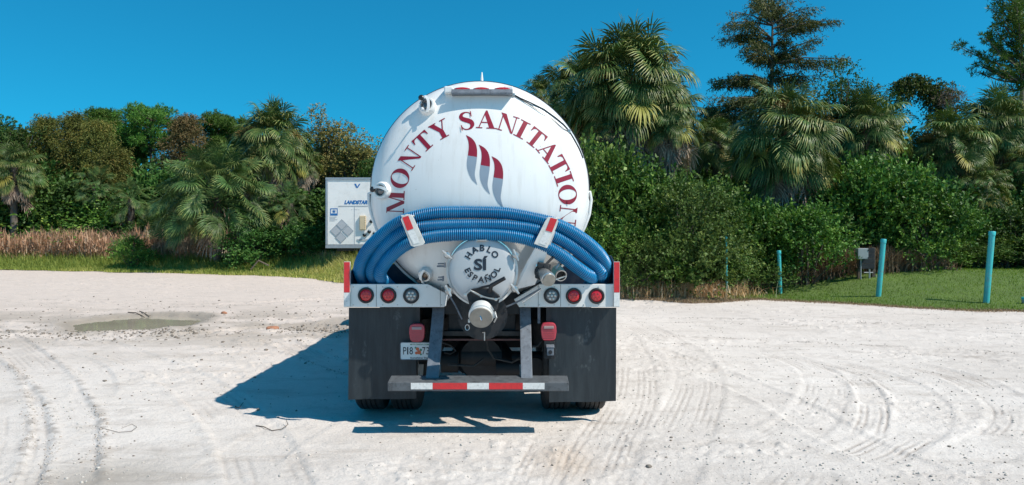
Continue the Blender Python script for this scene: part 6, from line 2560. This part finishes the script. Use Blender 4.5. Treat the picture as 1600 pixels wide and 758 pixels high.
    me = stem_mesh('trunk', limbs, M['bark'])
    link('trunk', me, root)
    return root


GT = 'trees along the skyline on the left'
# left skyline, from the left edge to behind the trailer
tree(-20, 168, 46, 60, 'leafy tree cut by the left picture edge', 'broad', 401, M['shrub_dark'], 300, group=GT, dens=1.6, leaf=.13)
tree(22, 188, 45, 50, 'green broad tree second from the left picture edge', 'broad', 402, M['shrub_dark'], 320, group=GT, dens=1.6, leaf=.13)
tree(74, 174, 47, 36, 'brownish cypress, leftmost of the dense brown green ones', 'cypress', 403, M['cypress'], 300, group=GT, dens=1.1, name='cypress', cat='cypress', fill=1.3, tiers=([0, .5, .8, 1], [1.1, .9, .5, .12]))
tree(116, 166, 46, 34, 'brownish cypress in the middle of the dense brown green group', 'cypress', 404, M['cypress'], 300, group=GT, dens=1.1, name='cypress', cat='cypress', fill=1.3, tiers=([0, .5, .8, 1], [1.1, .9, .5, .12]))
tree(152, 178, 45.5, 30, 'brownish cypress on the right of the dense brown green group', 'cypress', 405, M['cypress'], 300, group=GT, dens=1.0, name='cypress', cat='cypress', fill=1.3, tiers=([0, .5, .8, 1], [1.1, .9, .5, .12]))
tree(166, 168, 52, 26, 'round topped pine behind the brown green cypresses', 'pine', 406, M['pine'], 215, group=GT, name='pine_tree', cat='pine')
tree(238, 163, 48, 50, 'broad crowned pine with sky showing under its crown on the left', 'pine', 407, M['pine'], 228, group=GT, dens=1.15, name='pine_tree', cat='pine', trunk_r=.2)
tree(205, 205, 50, 30, 'smaller pine left of the broad crowned pine', 'pine', 408, M['pine'], 245, group=GT, dens=.9, name='pine_tree', cat='pine')
tree(290, 168, 47, 30, 'narrow reddish brown cypress with a ragged top left of the tall palm', 'cypress', 409, M['cypress_red'], 265, group=GT, dens=.95, name='cypress', cat='cypress', tiers=([0, .5, .7, 1], [1.1, .9, .45, .25]))
tree(338, 172, 50, 38, 'green pine left behind the tall fan palm', 'pine', 410, M['pine'], 245, group=GT, dens=1.1, name='pine_tree', cat='pine')
tree(370, 182, 52, 30, 'green pine right behind the tall fan palm', 'pine', 411, M['pine'], 250, group=GT, name='pine_tree', cat='pine')
tree(515, 178, 43, 44, 'thin brownish tree between the tall left palm and the tank', 'broad', 412, M['oak_brown'], 290, group=GT, dens=1.15, leaf=.11)
tree(558, 208, 42, 36, 'sparse low crowned tree directly behind the trailer beside the tank', 'broad', 413, M['oak_brown'], 300, group=GT, dens=1.2, leaf=.11)
tree(475, 215, 44, 34, 'leafy tree behind the right side of the tall left palm', 'broad', 414, M['shrub_dark'], 320, group=GT, dens=1.3, leaf=.12)
tree(590, 250, 40, 34, 'dark tree filling the gap between the trailer and the tank', 'broad', 415, M['shrub_dark'], 330, group=GT, dens=1.3, leaf=.12)
tree(310, 245, 44, 34, 'shaded leafy tree behind the low fan palm', 'broad', 416, M['shrub_dark'], 330, group=GT, dens=1.3, leaf=.12)
tree(255, 262, 46, 32, 'shaded leafy tree below the broad crowned pine', 'broad', 417, M['shrub_dark'], 330, group=GT, dens=1.3, leaf=.12)
tree(36, 196, 46.5, 34, 'brownish cypress at the left end of the dense brown green group', 'cypress', 428, M['cypress'], 290, group=GT, dens=1.1, name='cypress', cat='cypress', fill=1.3, tiers=([0, .5, .8, 1], [1.1, .9, .5, .12]))
tree(180, 225, 44.5, 30, 'low brownish cypress at the right end of the brown green group', 'cypress', 429, M['cypress'], 300, group=GT, dens=1.0, name='cypress', cat='cypress', fill=1.3)
tree(60, 255, 45, 32, 'low cypress bough mass in front of the brown green group', 'cypress', 418, M['cypress'], 300, group=GT, dens=.9, name='cypress', cat='cypress')
# right skyline
GU = 'trees along the skyline on the right'
tree(1208, -12, 38, 78, 'tall dark cypress with brownish flat boughs above the second large palm', 'cypress', 430, M['cypress_dark'], 205, group=GU, dens=.85, fill=1.0, name='cypress', cat='cypress', trunk_r=.30, lean=.5,
     ends=[(1150, 22, 28, .31), (1175, 8, 16, .31), (1230, 3, 10, .31), (1262, 28, 34, .31), (1284, 38, 44, .31), (1245, 20, 26, .31), (1200, -8, 4, .31), (1215, 12, 14, .31), (1143, 44, 50, .31), (1162, 48, 54, .31), (1190, 62, 66, .31), (1225, 62, 66, .31), (1186, 86, 88, .31), (1214, 86, 88, .31), (1258, 78, 82, .31), (1286, 101, 90, .31), (1240, 80, 84, .31), (1158, 82, 88, .31), (1128, 126, 124, .31), (1150, 118, 120, .31), (1175, 128, 128, .31), (1212, 114, 114, .31), (1240, 120, 118, .31), (1262, 125, 120, .31), (1105, 165, 158, .31), (1118, 184, 172, .31), (1140, 160, 156, .31), (1166, 150, 150, .31), (1190, 150, 150, .31), (1205, 140, 140, .31)])
tree(1118, 165, 40, 34, 'small dark cypress left of the tall cypress trunk', 'cypress', 431, M['cypress_dark'], 240, group=GU, dens=.8, fill=1.8, name='cypress', cat='cypress')
tree(1312, 112, 29.5, 50, 'sparse leafy tree with loose upright twigs right of the tall cypress', 'broad', 432, M['shrub_dark'], 240, group=GU, dens=1.1, leaf=.085, trunk_r=.12)
tree(1378, 148, 29.5, 40, 'thin leafy tree above the dark palm right of the second large one', 'broad', 433, M['shrub_dark'], 240, group=GU, dens=.9, leaf=.085, trunk_r=.12)
tree(1598, -25, 33, 66, 'tall pine cut by the right edge of the picture', 'pine', 434, M['pine'], 120, group=GU, dens=1.15, name='pine_tree', cat='pine', lean=.1, zb=0,
     ends=[(1545, 14, 60, .55), (1562, -5, 40, .55), (1528, 62, 100, .42), (1548, 56, 95, .55), (1570, 40, 80, .55), (1590, 15, 50, .6), (1552, 92, 118, .40), (1540, 104, 122, .42), (1575, 98, 118, .5),
           (1590, 60, 90, .55), (1610, 30, 60, .6), (1620, 70, 100, .6), (1612, 100, 115, .5), (1578, -20, 30, .6), (1630, 10, 50, .6), (1585, 130, 132, .3)])
tree(1600, 138, 34, 48, 'dark tree mass below the tall pine at the right edge', 'broad', 435, M['shrub_dark'], 260, group=GU, dens=1.3, leaf=.11)
tree(1518, 172, 36, 40, 'dark leafy tree between the vine trunk and the pine', 'broad', 436, M['shrub_dark'], 270, group=GU, dens=1.0, leaf=.11)
tree(1285, 215, 33, 40, 'shaded leafy tree behind the second large palm', 'broad', 437, M['shrub_dark'], 300, group=GU, dens=1.2, leaf=.11)
tree(1160, 205, 33, 36, 'shaded leafy tree between the two large palms', 'broad', 438, M['shrub_dark'], 300, group=GU, dens=1.2, leaf=.11)
tree(1000, 175, 33, 60, 'shaded leafy tree behind the tallest palm', 'broad', 439, M['shrub_dark'], 300, group=GU, dens=1.4, leaf=.12)
tree(1420, 240, 35, 40, 'shaded leafy tree behind the vine draped trunk', 'broad', 440, M['shrub_dark'], 310, group=GU, dens=1.2, leaf=.11)
tree(1330, 250, 34, 40, 'shaded leafy tree behind the dark palm on the right', 'broad', 441, M['shrub_dark'], 310, group=GU, dens=1.2, leaf=.11)
for x, D, top, W, sd in ((-4.2, 52, 8.0, 2.6, 460), (-1.8, 37, 6.4, 2.2, 461), (.4, 38, 7.2, 2.4, 462), (2.2, 36, 6.6, 2.2, 463), (-3.0, 56, 8.4, 2.8, 464)):
    px_ = 800 + x / D * FPX
    tree(px_, HZ - (top - CAM_H) / D * FPX, D, W / D * FPX, 'leafy tree of the wood, hidden behind the tank of the truck', 'broad', sd, M['shrub_dark'], HZ + 6, group='trees hidden behind the truck', dens=1.5, leaf=.14)
# vine-draped leaning snag
r = np.random.default_rng(77)
D = 32.0
root = empty('vine_covered_snag', (xx(1462, D), D, 0))
tag(root, 'leaning snag draped with yellow green vines like a hook against the sky', 'vine covered tree')
path = [(1462, 300), (1466, 230), (1468, 180), (1462, 152), (1446, 138), (1428, 132), (1414, 136), (1407, 148)]
P = [T(a, b, D) - Vector(root.location) for a, b in path]
limbs = [([tuple(p) for p in P], .18, .04)]
C, Rr = [], []
for i, p in enumerate(bez(P, 5)):
    C.append(np.array(p) + r.normal(0, .08, 3)); Rr.append(.34 if i > 12 else .42)
for a, b, q in ((1478, 140, .45), (1488, 150, .35), (1480, 160, .5), (1470, 150, .5), (1450, 145, .42), (1412, 158, .25), (1418, 172, .14), (1438, 160, .14), (1494, 165, .25), (1470, 205, .45), (1450, 190, .25), (1430, 185, .13)):
    C.append(np.array(T(a, b, D) - Vector(root.location))); Rr.append(q * .8)
C = np.array(C); Rr = np.array(Rr)
link('vine', sprig_foliage('vine', C, Rr, np.maximum(6, (60 * (Rr / .4) ** 2)).astype(int), r, M['vine'], .09, .26, 8, droop=.7, up=-.2), root)
# brown dry tuft of twigs on its right side
C = np.array([np.array(T(a, b, D - .3) - Vector(root.location)) for a, b in ((1474, 158), (1486, 156), (1496, 158), (1478, 172), (1468, 165))])
link('dry_twigs', sprig_foliage('dry_twigs', C, np.full(5, .30), np.full(5, 60), r, M['palm_dead'], .14, .3, 6, droop=-.2, aspect=.12, jit=.7), root)
link('trunk', stem_mesh('trunk', limbs, M['bark']), root)

# far wood closing the view behind everything
rr_ = np.random.default_rng(91)
k = 760
X = rr_.uniform(-75, 75, k)
Yy = rr_.uniform(58, 72, k)
Z = rr_.uniform(.02, 1, k) ** .6 * np.interp(X, [-75, -35, -22, -10, 0, 15, 40, 75], [6, 6.2, 6.8, 7.0, 8, 9.0, 9.0, 9])
C = np.stack([X, Yy, Z], 1)
Rr = rr_.uniform(1.0, 2.0, k)
fw = link('far_wood', sprig_foliage('far_wood', C, Rr, np.full(k, 26), rr_, M['shrub_dark'], .42, 1.0, 7, droop=.1, jit=.6))
tag(fw, 'continuous far wood seen through gaps below the nearer trees', 'wood', kind='stuff')
